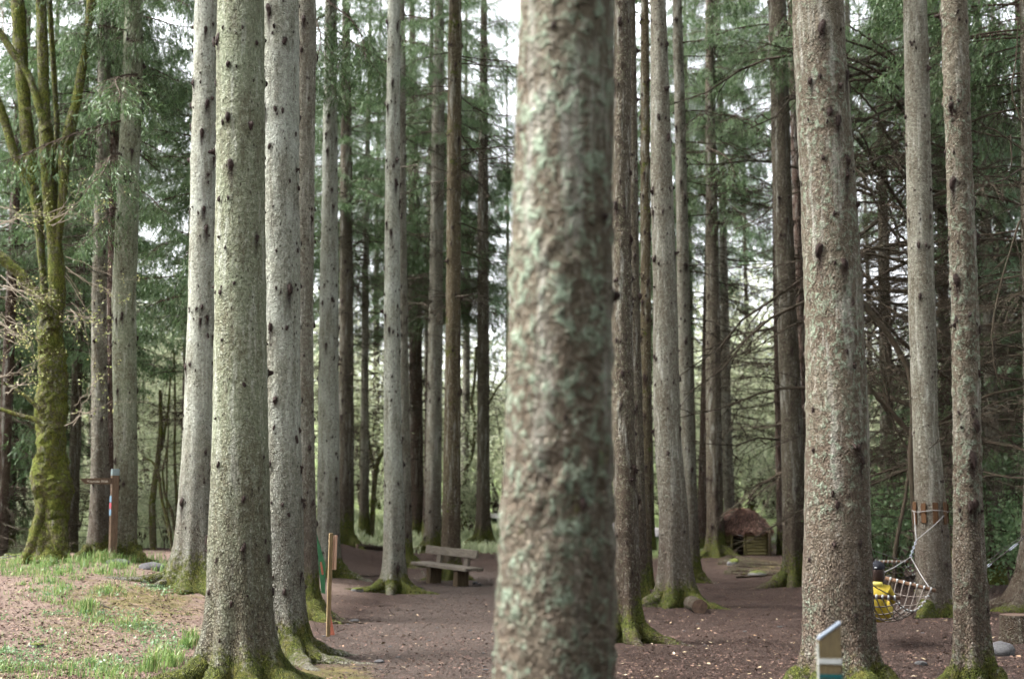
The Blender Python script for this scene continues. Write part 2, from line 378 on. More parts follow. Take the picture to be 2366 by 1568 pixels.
def ground_mat():
    t = NT('forest_floor'); big = t.noise(.5, 2, .6); mid = t.noise(3, 4, .65); fine = t.noise(38, 4, .75); f2 = fine
    c = t.mix(t.mapr(mid, .35, .65), lin(80, 66, 58), lin(104, 88, 78))
    c = t.mix(t.mapr(big, .35, .65, 0, .6), c, lin(78, 66, 58))
    c = t.mix(t.attr('path'), c, t.mix(t.mapr(mid, .3, .7), lin(104, 94, 86), lin(124, 113, 104)))
    c = t.mix(t.mapr(fine, .35, .70, .8, 0), c, lin(54, 38, 34)); c = t.mix(t.mapr(f2, .58, .75, 0, .5), c, lin(164, 136, 112))
    c = t.mix(t.math('MULTIPLY', t.attr('bank'), .75), c, t.mix(t.mapr(fine, .3, .7), lin(134, 112, 102), lin(190, 168, 152)))  # pale bank litter, with some of its bright light put into the colour
    mm = t.math('MULTIPLY', t.mapr(t.math('ADD', t.attr('moss'), t.math('MULTIPLY', t.math('SUBTRACT', t.noise(4.5, 4, .7), .5), 1.8)), .35, .75), .85)
    c = t.mix(mm, c, t.mix(t.mapr(mid, .35, .65), lin(108, 104, 60), lin(138, 126, 82)))
    g = t.mapr(t.math('ADD', t.attr('green'), t.math('MULTIPLY', t.math('SUBTRACT', t.noise(1.3, 3), .5), .9)), .3, .75)
    c = t.mix(g, c, t.mix(t.mapr(mid, .35, .65), lin(104, 122, 72), lin(146, 158, 108)))
    h = t.math('MULTIPLY', fine, 1.8)
    c = t.mix(1.0, c, (.72, .72, .72, 1), 'MULTIPLY')
    return t.done(c, .95, t.bump(h, 1.0, .05), .1)
M_GROUND = ground_mat()

# ------------------------------------------------------------------ ground sheet
def dens(a, b, n): return np.linspace(a, b, n)
xs = np.unique(np.concatenate([[-400, -250, -150, -100, -75], dens(-60, -14, 47), dens(-14, 14, 141), dens(14, 60, 47), [75, 100, 150, 250, 400]]))
ys = np.unique(np.concatenate([[-300, -150, -80, -40, -20, -10, -5, 0, 3], dens(5, 34, 165), dens(34, 75, 83), dens(76, 140, 33), [170, 220, 300, 420]]))
X, Y = np.meshgrid(xs, ys); Z = ground(X, Y)
Z = np.where(Y > 140, ground(X, np.minimum(Y, 140)), Z)
nx, ny = len(xs), len(ys); idx = np.arange(nx * ny).reshape(ny, nx)
F = np.stack([idx[:-1, :-1].ravel(), idx[:-1, 1:].ravel(), idx[1:, 1:].ravel(), idx[1:, :-1].ravel()], 1)
pp = np.stack([X.ravel(), Y.ravel(), Z.ravel()], 1)
def masks(x, y):
    x = np.asarray(x, float); y = np.asarray(y, float)
    bank = sm(-2.4, -3.6, x) * sm(8, 12, y) * (1 - sm(27, 33, y))
    moss = bank * (.22 + .2 * np.sin(x * 1.7 + y * .6)) * sm(10, 14, y)
    for (mx, my, r, a) in MOSSY: moss = moss + a * np.exp(-(((x - mx) / r) ** 2 + ((y - my) / (r * 1.8)) ** 2))
    green = sm(-8.2, -9.5, x + .5 * np.sin(y)) * sm(22, 27, y) + sm(41, 45, y + 2 * np.sin(x * .5)) * (1 - .75 * sm(4, 9, x) * (1 - sm(46, 50, y)))
    pc = -1.6 + .9 * np.sin((y - 12) * .12) + .02 * (y - 12) ** 1.0
    path = sm(2.1, .9, np.abs(x - pc) / (1.0)) * (1 - sm(34, 40, y)) * sm(-3.0, -2.4, x)
    return bank, moss, np.clip(green, 0, 1), path
MOSSY = [(-1.75, 14.2, .5, .7), (-2.0, 15.2, .5, .6), (-4.6, 19.5, .9, .5), (-5.2, 21, .7, .5), (-3.7, 20.6, .35, .5), (-3.0, 12.6, .9, .6), (3.1, 12.5, .5, .4), (4.4, 13, .5, .5), (6.2, 37.0, 1.2, .6), (7.4, 34, 1.0, .5)]
bank, moss, green, path = masks(pp[:, 0], pp[:, 1])
mb = MB(); mb.add(pp, F, bank=bank, moss=moss, green=green, path=path)
g = mb.build('ground', M_GROUND); tag(g, kind='structure')

# river reach and gravel track glimpsed behind the wood
def strip(name, pts, width, mat, dz=.02):
    mb = MB(); pts = np.asarray(pts, float); L = []
    for k in range(len(pts)):
        d = pts[min(k + 1, len(pts) - 1)] - pts[max(k - 1, 0)]; d = d / np.linalg.norm(d); nrmv = np.array([-d[1], d[0]])
        for s in np.linspace(-.5, .5, 5):
            q = pts[k] + nrmv * s * width; L.append([q[0], q[1], gz(q[0], q[1]) + dz])
    n = len(pts); I = np.arange(n * 5).reshape(n, 5)
    mb.add(L, np.stack([I[:-1, :-1].ravel(), I[:-1, 1:].ravel(), I[1:, 1:].ravel(), I[1:, :-1].ravel()], 1))
    return tag(mb.build(name, mat), kind='structure')
M_TRACK = simple('pale_gravel', lin(206, 200, 200), lin(184, 178, 180), 3, .9)
strip('gravel_track', [(-60, 70 + 0), (-40, 68.5), (-25, 67.5), (-15, 66), (-5, 64), (3, 58), (6, 51), (9, 50), (14, 53), (25, 60), (45, 66)], 2.6, M_TRACK, .05)
def water_mat():
    t = NT('stream_water'); n = t.noise(6, 4, .6, t.mapping((1, 2.5, 1)))
    return t.done(t.mix(t.mapr(n, .3, .7), (.05, .05, .05, 1), (.13, .13, .13, 1)), .12, t.bump(n, .5, .05), .6)
mb = MB(); sx = np.linspace(-60, -7.9, 60)
L = []
for x in sx:
    for k in np.linspace(0, 1, 5): L.append([x, 29.0 + 5.0 * k, gz(-14, 31.5) + .42])
I = np.arange(60 * 5).reshape(60, 5)
mb.add(L, np.stack([I[:-1, :-1].ravel(), I[1:, :-1].ravel(), I[1:, 1:].ravel(), I[:-1, 1:].ravel()], 1))
tag(mb.build('stream', water_mat()), kind='structure')
#%%TREES
# ------------------------------------------------------------------ boughs, dead branches, crowns (shared shapes)
def needle_quads(mb, P, D, L, k, ln, wd, rg, mat=0, spread=.75):
    """k needle clusters along every twig (start P, direction D, length L)"""
    n = len(P); P = np.repeat(P, k, 0); D = np.repeat(D, k, 0); Ls = np.repeat(L, k)
    t = (np.tile(np.arange(k), n) + rg.uniform(0, 1, n * k)) / k
    base = P + D * (Ls * t)[:, None]
    R = rg.normal(size=(n * k, 3)); R -= D * (R * D).sum(1, keepdims=True); R /= np.maximum(np.linalg.norm(R, axis=1, keepdims=True), 1e-6)
    d = D + R * rg.uniform(.2, spread, (n * k, 1)); d /= np.linalg.norm(d, axis=1, keepdims=True)
    s = np.cross(d, rg.normal(size=(n * k, 3))); s /= np.maximum(np.linalg.norm(s, axis=1, keepdims=True), 1e-6)
    l = (ln * rg.uniform(.6, 1.3, n * k))[:, None]; wv = (wd * rg.uniform(.7, 1.3, n * k))[:, None]
    V = np.stack([base - s * wv * .5, base + s * wv * .5, base + d * l + s * wv * .22, base + d * l - s * wv * .22], 1).reshape(-1, 3)
    F = np.arange(n * k * 4).reshape(-1, 4)
    mb.add(V, F, mat, rnd=np.repeat(np.clip(rg.beta(2, 2.2, n * k), 0, 1), 4))

def make_bough(seed, L=3.0, droop=.16, hang=.55, nsec=34, ntw=7, k=6, ln=.085, wd=.020):
    rg = np.random.default_rng(seed); mb = MB(); t = np.linspace(0, 1, 9)
    wob = rg.uniform(-.12, .12, 2)
    main = np.stack([L * t, L * (wob[0] * t * t + .05 * np.sin(t * 6 + seed)), L * (rg.uniform(-.05, .12) * t - droop * t ** 2 + .10 * np.maximum(t - .75, 0) * 1.5)], 1)
    add_tube(mb, main, .026 * (1 - t * .85) * L / 3, 5, 1, rnd=.5)
    P, D, LL = [], [], []
    for i in range(nsec):
        f = .14 + .86 * (i + rg.uniform(0, .9)) / nsec; side = 1 if i % 2 else -1
        p = np.array([np.interp(f, t, main[:, j]) for j in range(3)])
        l = (.75 * math.sin(math.pi * min(1, f * .75 + .22)) * rg.uniform(.6, 1.15) + .12) * L / 3
        a = rg.uniform(.6, 1.15); d0 = np.array([math.cos(a), side * math.sin(a), rg.uniform(-.25, .12)])
        q = np.linspace(0, 1, 4)[:, None]; hg = hang * rg.uniform(.6, 1.3)
        sec = p + d0 * l * q + np.array([0, 0, -1]) * hg * l * q ** 2
        V, F = tube(sec, .007 * (1 - .7 * q[:, 0]), 3); mb.add(V, F, 1, rnd=.5)
        for j in range(ntw):
            g = .12 + .88 * (j + rg.uniform(0, 1)) / ntw
            pt = np.array([np.interp(g, q[:, 0], sec[:, c]) for c in range(3)])
            dd = nrm(d0 * .5 + rg.normal(size=3) * .45 + np.array([0, 0, -.35 - hg * .9]))
            P.append(pt); D.append(dd); LL.append(rg.uniform(.10, .24) * (1 + .7 * hg))
    P, D, LL = np.array(P), np.array(D), np.array(LL)
    needle_quads(mb, P, D, LL, k, ln, wd, rg)
    return mb.arrays() + (np.concatenate([np.broadcast_to(v, (len(v),)) for _, v in mb.att['rnd']]),)

def make_dead(seed, L=2.4, droop=.12, nsub=16, ntw=5, up=.05, r=.019):
    rg = np.random.default_rng(seed + 900); mb = MB(); t = np.linspace(0, 1, 8)
    wob = rg.normal(0, .02, (8, 3)) * np.linspace(0, 1, 8)[:, None] * L
    main = np.stack([L * t, 0 * t, L * (up * t - droop * t ** 2)], 1) + wob
    add_tube(mb, main, r * (1 - .8 * t), 5, 0, rnd=.5)
    for i in range(nsub):
        f = .1 + .88 * (i + rg.uniform(0, .9)) / nsub; side = rg.choice([-1, 1])
        p = np.array([np.interp(f, t, main[:, j]) for j in range(3)])
        l = L * (.30 * (1 - f * .6) * rg.uniform(.4, 1.3)); a = rg.uniform(.4, 1.2)
        d0 = np.array([math.cos(a), side * math.sin(a), rg.uniform(-.55, .25)])
        q = np.linspace(0, 1, 5); jit = rg.normal(0, .035, (5, 3)) * q[:, None] * l
        sec = p + d0 * l * q[:, None] + jit + np.array([0, 0, -.25]) * l * (q ** 2)[:, None]
        V, F = tube(sec, .0065 * (1 - .7 * q) * (r / .019) ** .5, 3); mb.add(V, F, 0, rnd=.5)
        for j in range(ntw):
            g = rg.uniform(.15, 1); pt = np.array([np.interp(g, q, sec[:, c]) for c in range(3)])
            dd = nrm(d0 + rg.normal(size=3) * .6 + np.array([0, 0, -.25])); l2 = l * rg.uniform(.25, .6)
            q2 = np.linspace(0, 1, 3)[:, None]
            V, F = tube(pt + dd * l2 * q2 + rg.normal(0, .02, (3, 3)) * q2, [.0035, .0028, .0015], 3); mb.add(V, F, 0, rnd=.5)
    return mb.arrays() + (np.full(mb.n, .5),)

BOUGHS = [make_bough(s, 3.0, d, h) for s, d, h in ((1, .18, .5), (2, .28, .8), (3, .10, .6), (4, .34, 1.0), (5, .22, .9), (6, .15, 1.2))]
COARSE = [make_bough(s, 3.0, .22, .7, 20, 5, 3, .14, .055) for s in (11, 12, 13)]
DEADS = [make_dead(s, 2.4, d, n, w_, u) for s, d, n, w_, u in ((1, .10, 16, 5, .05), (2, .22, 18, 5, .12), (3, .05, 12, 4, -.05), (4, .30, 20, 6, .2), (5, .15, 14, 6, 0.0))]
DEADS += [make_dead(s_, 3.2, d_, 16, 5, u_, .034) for s_, d_, u_ in ((21, .45, .35), (22, .10, -.25), (23, .6, .6))]
def put(mb, A, loc, az, pitch=0.0, scale=1.0, roll=0.0, flip=1, matoff=0, zs=1.0):
    V, F3, F4, m3, m4, rnd = A
    S = V * np.array([1, flip, zs]) * scale
    S = S @ (rotz(az) @ roty(-pitch) @ rotx(roll)).T + np.asarray(loc)
    b = mb.n; mb.V.append(S); mb.n += len(S)
    if len(F3): mb.F3.append(F3 + b); mb.m3.append(m3 + matoff)
    if len(F4): mb.F4.append(F4 + b); mb.m4.append(m4 + matoff)
    mb.att.setdefault('rnd', []).append((b, rnd))
def make_crown(seed, H=15.0, Lmax=3.0, dz=.42, per=4, fine_to=8.0):
    rg = np.random.default_rng(seed + 300); mb = MB(); z = 0.0
    while z < H - .6:
        f = z / H; L = Lmax * ((1 - f) ** .75) * (.75 + .25 * min(1, z / 1.5)) + .25
        lib = BOUGHS if z < fine_to else COARSE
        for k in range(per if z < fine_to else 3):
            if rg.random() < .12: continue
            az = rg.uniform(0, 2 * math.pi); A = lib[rg.integers(len(lib))]
            put(mb, A, (0, 0, z + rg.uniform(-.2, .2)), az, rg.uniform(-.22, .12) + .5 * f, L / 3 * rg.uniform(.7, 1.2), rg.uniform(-.3, .3), rg.choice([-1, 1]))
        z += dz * (1 if z < fine_to else 1.6) * rg.uniform(.75, 1.3)
    return mb
CROWNS = [make_crown(s, H, L, dz, p).mesh('crown', [M_NEEDLE, M_TWIG], False) for s, H, L, dz, p in ((1, 15, 2.7, .46, 4), (2, 14, 2.3, .50, 4), (3, 16, 3.2, .46, 4), (4, 14, 2.5, .58, 4))]
CANOPY = make_crown(9, 12, 3.4, .9, 4, 0.0).mesh('crown', [M_NEEDLE, M_TWIG], False)
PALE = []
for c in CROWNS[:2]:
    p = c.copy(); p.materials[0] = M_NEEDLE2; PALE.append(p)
def arr_mesh(name, A, mats): mb = MB(); put(mb, A, (0, 0, 0), 0); return mb.mesh(name, mats, False)
BOUGH_ME = [arr_mesh('bough', A, [M_NEEDLE, M_TWIG]) for A in BOUGHS]
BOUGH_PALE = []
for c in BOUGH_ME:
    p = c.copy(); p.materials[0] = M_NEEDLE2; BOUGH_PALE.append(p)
DEAD_ME = [arr_mesh('branch', A, [M_DEAD]) for A in DEADS]
def make_skirt(seed, H=7.0, L=1.9, dz=.38, per=4):
    rg = np.random.default_rng(seed + 700); mb = MB(); z = 0
    while z < H:
        for k in range(per):
            put(mb, DEADS[rg.integers(5)], (0, 0, z + rg.uniform(-.15, .15)), rg.uniform(0, 6.28), rg.uniform(-.25, .15), L / 2.4 * rg.uniform(.5, 1.15), rg.uniform(-.5, .5), rg.choice([-1, 1]))
        z += dz * rg.uniform(.7, 1.3)
    return mb.mesh('dead_branches', [M_DEAD], False)
SKIRTS = [make_skirt(1), make_skirt(2, 7, 2.3, .42, 4), make_skirt(3, 7, 1.4, .6, 3)]

# knots: short stubs of shed branches
def make_knot(seed):
    rg = np.random.default_rng(seed + 50); mb = MB(); n = 7; V = []; prof = [(-.03, 1.0), (.001, .95), (.007, .62), (.011 + (.03 if seed == 5 else .004) * rg.random(), .40)]
    for x, r in prof:
        for k in range(n):
            a = 2 * math.pi * k / n; rr = r * rg.uniform(.75, 1.2) * .024
            V.append([x, rr * math.cos(a), rr * 1.35 * math.sin(a)])
    V.append([prof[-1][0] * 1.1, 0, 0]); F = []
    for j in range(3):
        for k in range(n): F.append([j * n + k, j * n + (k + 1) % n, (j + 1) * n + (k + 1) % n, (j + 1) * n + k])
    mb.add(V, F); b = 3 * n; mb.F3.append(np.array([[b + k, b + (k + 1) % n, 4 * n] for k in range(n)])); mb.m3.append(np.zeros(n, int))
    return mb
KNOTS = [make_knot(k) for k in range(6)]; KNOT_ME = [k.mesh('knot', M_KNOT, False) for k in KNOTS]

# ------------------------------------------------------------------ spruce trunks
TREES = {}
def spruce(key, label, y, keys, style='grey', H=26.0, roots=(), flare=.55, hf=.32, mossh=.7, knots=9.0, stain=.6, each=False, segs=None,
           crown=None, branches=None, skirt=None, boughs=(), lobes=5, seed=None, lichen=0.0, kscale=1.0):
    seed = seed if seed is not None else (sum(ord(c) * (i + 3) for i, c in enumerate(key)) * 13) % 9973
    rg = np.random.default_rng(seed)
    pts = sorted([(at(u, v, y)[2], at(u, v, y)[0], wpx / FPX * y * 1.01) for v, u, wpx in keys])
    kz, kx, kd = (np.array(c) for c in zip(*pts))
    sl = np.polyfit(kz, kx, 1)[0] if len(kz) > 1 else 0.0
    def cx(z): return np.where(z < kz[0], kx[0] + sl * (z - kz[0]), np.where(z > kz[-1], kx[-1] + sl * (z - kz[-1]), np.interp(z, kz, kx)))
    zb = gz(float(kx[0]), y); xb = float(cx(np.array(zb))); zb = gz(xb, y)
    d0 = kd[0] * (1 + .012 * (kz[0] - zb))
    def dia(z):
        d = np.interp(z, np.concatenate([[zb], kz]), np.concatenate([[d0], kd]))
        top = kd[-1] * np.clip(1 - (z - kz[-1]) / max(zb + H - kz[-1], 1), .06, 1); return np.where(z > kz[-1], top, d)
    root = thing('spruce_tree', label, 'tree', (xb, y, zb))
    zvis = max(at(1183, -60, y)[2], kz[-1]) + .3
    S = segs or int(np.clip(900 / y, 18, 56)); dzf = np.clip(.0021 * y, .025, .10)
    zs = np.concatenate([np.arange(zb - .15, zvis, dzf), np.linspace(zvis, zb + H, 8)[1:]])
    th = np.arange(S) * 2 * math.pi / S + rg.uniform(0, 1); TH, ZZ = np.meshgrid(th, zs)
    hz = ZZ - zb; R0 = dia(ZZ) / 2; C = cx(ZZ) - xb
    la = rg.uniform(0, 6.28, lobes) if not roots else np.array([math.radians(r[0]) for r in roots])
    lob = np.zeros_like(TH)
    for k, a in enumerate(la):
        dth = np.abs((TH - a + math.pi) % (2 * math.pi) - math.pi); lob = np.maximum(lob, np.exp(-(dth / .34) ** 2) * (1 if roots else rg.uniform(.5, 1)))
    fl = np.exp(-np.maximum(hz, 0) / hf); fl2 = np.exp(-np.maximum(hz, 0) / (hf * 3.2))
    R = R0 * (1 + flare * fl * (.14 + 1.25 * lob) + (.16 if flare > .15 else 0) * fl2 * (lob - .25) + (.95 if roots else .3) * lob * np.exp(-np.maximum(hz, 0) / .13))
    px = np.stack([np.cos(TH).ravel() * R0.ravel(), np.sin(TH).ravel() * R0.ravel(), hz.ravel()], 1)
    nz = fbm(px * np.array([5, 5, 2.0]) + seed, seed, 3).reshape(R.shape); nz2 = fbm(px * np.array([22, 22, 14]) + seed, seed + 1, 3).reshape(R.shape)
    swell = vnoise(np.stack([hz.ravel() * .9, np.zeros(hz.size), np.zeros(hz.size)], 1) + seed, seed).reshape(R.shape)
    R = R + R0 * (.035 * nz + .02 * swell) + .006 * nz2
    if lichen:
        li = fbm(px * np.array([17, 17, 13]) + seed * 1.7, seed + 5, 4).reshape(R.shape); lz = vnoise(px * 2.1, seed + 6).reshape(R.shape)
        R = R + .014 * lichen * sm(.10, .35, li) * sm(-.4, .3, lz)
    # knots
    nk = int(knots * 1.5 * (min(zvis, zb + H) - zb - .5)); kth = rg.uniform(0, 6.28, nk); kzz = rg.uniform(.45, zvis - zb, nk); ks = kscale * np.clip(rg.lognormal(-.50, .48, nk), .25, 1.5); kzz = kzz + .5 * (np.round(kzz / .42) * .42 - kzz)
    st = np.zeros(R.size); hzf, thf = hz.ravel(), TH.ravel(); rf = R0.ravel()
    for a, z0, s in zip(kth, kzz, ks):
        sel = np.nonzero((hzf > z0 - .45) & (hzf < z0 + .2))[0]
        if not len(sel): continue
        dx = ((thf[sel] - a + math.pi) % (2 * math.pi) - math.pi) * rf[sel]; dzv = hzf[sel] - z0
        drip = s > .95 and rg.random() < .7
        wv = np.where(dzv > 0, .05, .16 if drip else .045) * s
        e = np.exp(-(dx / (.020 * s)) ** 2 - (dzv / wv) ** 2); st[sel] = np.maximum(st[sel], e * (1.1 if s > .8 else .7))
        R.ravel()[sel] += .014 * s * np.exp(-(dx / (.045 * s)) ** 2 - (dzv / (.05 * s)) ** 2)
    V = np.stack([(C + R * np.cos(TH)).ravel(), (R * np.sin(TH)).ravel(), hz.ravel()], 1)
    n = len(zs); I = np.arange(n * S).reshape(n, S); J = np.roll(I, -1, 1)
    F = np.stack([I[:-1].ravel(), J[:-1].ravel(), J[1:].ravel(), I[1:].ravel()], 1)
    north = .55 + .45 * np.cos(TH - .6).ravel()
    moss = sm(mossh * 1.3, mossh * .15, hzf + .25 * mossh * nz.ravel()) * (.6 + .5 * north)
    low = sm(3.0, .5, hzf) * .9
    mb = MB(); mb.add(V, F, stain=st * stain / .6, moss=moss, low=low); mb.build('trunk', BARK[style], root)
    # knots as pieces
    if each:
        for a, z0, s in zip(kth, kzz, ks):
            i = int(np.argmin(np.abs(zs - zb - z0))); j = int(round((a - th[0]) / (2 * math.pi / S))) % S
            rr = R[i, j]; link('knot', KNOT_ME[rg.integers(6)], root, (C[i, j] + rr * math.cos(a), rr * math.sin(a), z0), (rg.uniform(-.4, .4), rg.uniform(-.3, .3), a), (s * rg.uniform(.6, 1.6), s, s * rg.uniform(.9, 1.7)))
    else:
        kb = MB()
        for a, z0, s in zip(kth, kzz, ks):
            i = int(np.argmin(np.abs(zs - zb - z0))); j = int(round((a - th[0]) / (2 * math.pi / S))) % S; rr = R[i, j]
            if math.sin(a) > .5: continue
            K = KNOTS[rg.integers(6)]; Vk, F3, F4, m3, m4 = K.arrays()
            Vk = (Vk * s * np.array([1.2, 1, 1.3])) @ rotz(a).T + np.array([C[i, j] + rr * math.cos(a), rr * math.sin(a), z0])
            b = kb.n; kb.add(Vk, F4); kb.F3.append(F3 + b); kb.m3.append(m3)
        if kb.n: tag(kb.build('knots', M_KNOT, root, False), kind='stuff')
    # roots running into the ground
    rb = dia(np.array([zb + .3]))[0] / 2
    for (az, ln, rr) in roots:
        a = math.radians(az); q = np.linspace(0, 1, 12); dist = rb * 1.05 + q * ln * 1.15
        wob = .12 * ln * np.sin(q * 3 + rg.uniform(0, 6)) * q
        P = []
        for t_, d_, w_ in zip(q, dist, wob):
            X_, Y_ = d_ * math.cos(a) - w_ * math.sin(a), d_ * math.sin(a) + w_ * math.cos(a)
            zg = gz(xb + X_, y + Y_) - zb
            P.append([X_, Y_, zg + .17 * math.exp(-(d_ - rb) / (rb * .8)) + rr * (.30 - .95 * t_)])
        rad = rr * (1.2 - .75 * q) * (1 + .12 * np.sin(q * 17 + rg.uniform(0, 6)))
        Vr, Fr = tube(P, rad, 10); Vr = Vr + (fbm(Vr * 14 + seed, seed, 2) * .012)[:, None]
        m2 = MB(); m2.add(Vr, Fr, moss=np.repeat(.75 - .5 * q * (rg.random() < .5), 10) * (1 if mossh > .2 else .3), low=1.0, stain=0.0); m2.build('root', BARK[style], root)
    if crown is not None:
        z0, var, sc = crown; me = CANOPY if var < 0 else (PALE[var - 10] if var >= 10 else CROWNS[var])
        zc = zb + z0; link('crown', me, root, (float(cx(np.array(zc))) - xb, 0, z0), (0, 0, rg.uniform(0, 6.28)), (sc, sc, 1.0))
    if skirt is not None:
        z0, var, sc = skirt; zc = zb + z0 + 3
        link('dead_branches', SKIRTS[var], root, (float(cx(np.array(zc))) - xb, 0, z0), (0, 0, rg.uniform(0, 6.28)), (sc, sc, 1.0))
    if branches is not None:
        z0, z1, cnt, sc, az0, az1 = branches
        for k in range(cnt):
            z = rg.uniform(z0, z1); a = math.radians(rg.uniform(az0, az1)); s = sc * rg.uniform(.55, 1.15)
            link('branch', DEAD_ME[rg.integers(5)], root, (float(cx(np.array(zb + z))) - xb, 0, z), (rg.uniform(-.6, .6), rg.uniform(-.15, .3), a), (s, s * rg.choice([-1, 1]), s))
    for (z, az, s, var, pt) in boughs:
        me = BOUGH_PALE[var - 10] if var >= 10 else BOUGH_ME[var]
        link('bough', me, root, (float(cx(np.array(zb + z))) - xb, 0, z), (rg.uniform(-.2, .2), pt, math.radians(az)), (s, s, s))
    TREES[key] = dict(o=root, x=xb, y=y, z=zb, cx=cx, dia=dia)
    return root

def zof(v, y): return float(at(1183, v, y)[2])
spruce('T5', 'broad grey-green spruce trunk in left foreground with thick mossy spreading roots', 13.7, [(100, 556, 109), (400, 555, 113), (700, 555, 118), (983, 555, 126), (1175, 555, 136), (1300, 555, 145)], 'green',
       roots=[(205, .95, .13), (252, .5, .12), (290, .55, .12), (328, .85, .13), (40, .6, .1), (120, .6, .1)], flare=.62, hf=.30, mossh=.55, each=True, knots=11, stain=.6, crown=(9, -1, 1))
spruce('T6', 'pale grey spruce trunk peppered with dark knots just right of the broad foreground trunk', 16.2, [(100, 648, 88), (700, 647, 92), (1000, 648, 94), (1175, 650, 96)], 'light',
       roots=[(300, 1.0, .11), (330, .9, .09), (20, .6, .1), (200, .5, .1), (110, .5, .1)], flare=.45, mossh=.7, each=True, knots=14, stain=.75, crown=(10, -1, 1))
spruce('T4', 'pale grey spruce trunk with flared mossy roots, leftmost of the close group', 22.0, [(100, 477, 60), (700, 468, 66), (1000, 461, 74), (1175, 457, 84)], 'light',
       roots=[(195, 1.1, .10), (225, .7, .08), (265, .45, .10), (300, .5, .10), (340, .6, .1), (70, .6, .1)], flare=.75, hf=.42, mossh=.75, each=True, knots=14, stain=.75, crown=(12, -1, 1))
spruce('T7', 'brown scaly spruce trunk with green mossy foot behind the orange-yellow stake', 20.8, [(100, 702, 58), (700, 694, 58), (1175, 698, 60), (1300, 699, 64)], 'grey',
       roots=[(315, .7, .12), (345, .5, .1), (220, .5, .1), (90, .5, .1)], flare=.5, mossh=.9, each=True, knots=11, crown=(12, -1, 1))
spruce('T16', 'large out-of-focus lichen-covered spruce trunk in the centre foreground', 6.6, [(100, 1309, 230), (400, 1302, 234), (700, 1295, 238), (1175, 1288, 254), (1500, 1283, 268)], 'lichen3',
       roots=[(200, .5, .12), (320, .5, .12), (80, .5, .1)], knots=8, each=True, lichen=.9, mossh=.3, stain=.5, segs=96, kscale=.55, flare=.12, hf=.2, crown=(8, -1, 1))
spruce('T26', 'broad lichen-spotted spruce trunk behind the short waymark post at right', 12.5, [(100, 1893, 122), (400, 1912, 125), (700, 1926, 132), (983, 1935, 140), (1175, 1934, 144), (1350, 1933, 150)], 'lichen2',
       roots=[(195, .5, .13), (235, .5, .12), (290, .5, .13), (335, .7, .13), (60, .5, .1)], flare=.42, hf=.24, mossh=.5, each=True, knots=12, lichen=.5, crown=(9, -1, 1))
spruce('T28', 'slim lichen-spotted spruce trunk with mossy foot, rightmost in the foreground', 13.2, [(100, 2207, 60), (400, 2217, 60), (700, 2229, 62), (983, 2234, 62), (1175, 2236, 64), (1350, 2240, 74)], 'lichen2',
       roots=[(200, .55, .10), (260, .4, .1), (335, .5, .1), (80, .4, .08)], flare=.55, mossh=.55, each=True, knots=12, lichen=.6, crown=(9, -1, .9))
spruce('T27', 'grey spruce trunk wrapped with wooden slats that holds the rope hammock', 22.7, [(100, 2117, 56), (400, 2123, 57), (700, 2130, 60), (983, 2138, 58), (1175, 2150, 70), (1300, 2155, 76)], 'grey',
       roots=[(330, .5, .1), (230, .4, .1), (90, .5, .1)], flare=.25, mossh=.3, each=True, knots=8, stain=.4, crown=(12, -1, 1))
spruce('T17', 'dark lichen-crusted spruce trunk directly right of the central blurred trunk', 18.0, [(100, 1438, 42), (400, 1434, 46), (700, 1436, 48), (983, 1440, 52), (1175, 1446, 56)], 'brown',
       roots=[(335, .7, .10), (210, .4, .1), (280, .4, .1), (80, .4, .1)], flare=.6, mossh=.75, each=True, knots=14, lichen=.9, crown=(11, -1, 1))
spruce('T20', 'stout grey spruce trunk with pale left edge and spreading roots beside the cut log', 24.2, [(100, 1523, 40), (400, 1528, 50), (700, 1537, 56), (983, 1541, 60), (1175, 1555, 66)], 'grey',
       roots=[(200, .7, .12), (250, .4, .12), (320, .7, .12), (340, .5, .1), (90, .5, .1)], flare=.6, hf=.4, mossh=.55, each=True, knots=12, crown=(13, -1, 1))
spruce('T10', 'slender bright spruce trunk standing alone left of the bench with splayed mossy roots', 27.8, [(100, 910, 30), (400, 907, 34), (700, 906, 37), (1000, 907, 41), (1175, 911, 46)], 'light',
       roots=[(190, .75, .10), (262, .35, .11), (320, .4, .1), (345, .75, .09), (90, .5, .1)], flare=.5, mossh=.5, each=True, knots=10, stain=.9, crown=(14, -1, 1))
spruce('T14', 'mossy olive spruce trunk rising directly behind the bench', 32.0, [(100, 1051, 32), (600, 1048, 33), (1000, 1045, 38), (1175, 1043, 42)], 'mossy',
       roots=[(200, .5, .1), (330, .4, .1), (260, .3, .1)], flare=.5, mossh=.6, knots=8, crown=(15.5, -1, 1), branches=(5.5, 13, 30, .95, 0, 360))
spruce('T8', 'pale knotty spruce trunk behind the stake under a hanging green bough', 31.0, [(300, 763, 34), (700, 760, 43), (1175, 759, 50)], 'light',
       roots=[(345, .8, .12), (200, .4, .1), (270, .3, .1)], flare=.5, mossh=.5, knots=13, stain=.8, crown=(13, 0, .8),
       boughs=[(12.5, -100, 1.1, 3, .55), (12.2, -40, .9, 5, .6), (12.9, -70, 1.0, 3, .6), (11.8, -75, .8, 5, .7), (12.0, -20, .8, 1, .4)])
spruce('T9', 'dark brown spruce trunk with bright mossy foot right behind the stake tree', 42.0, [(400, 800, 28), (1000, 800, 35)], 'brown', roots=[(320, .6, .14), (220, .4, .1)], flare=.5, mossh=1.2, knots=10, crown=(9.5, 1, 1.0), skirt=(3.5, 0, .9))
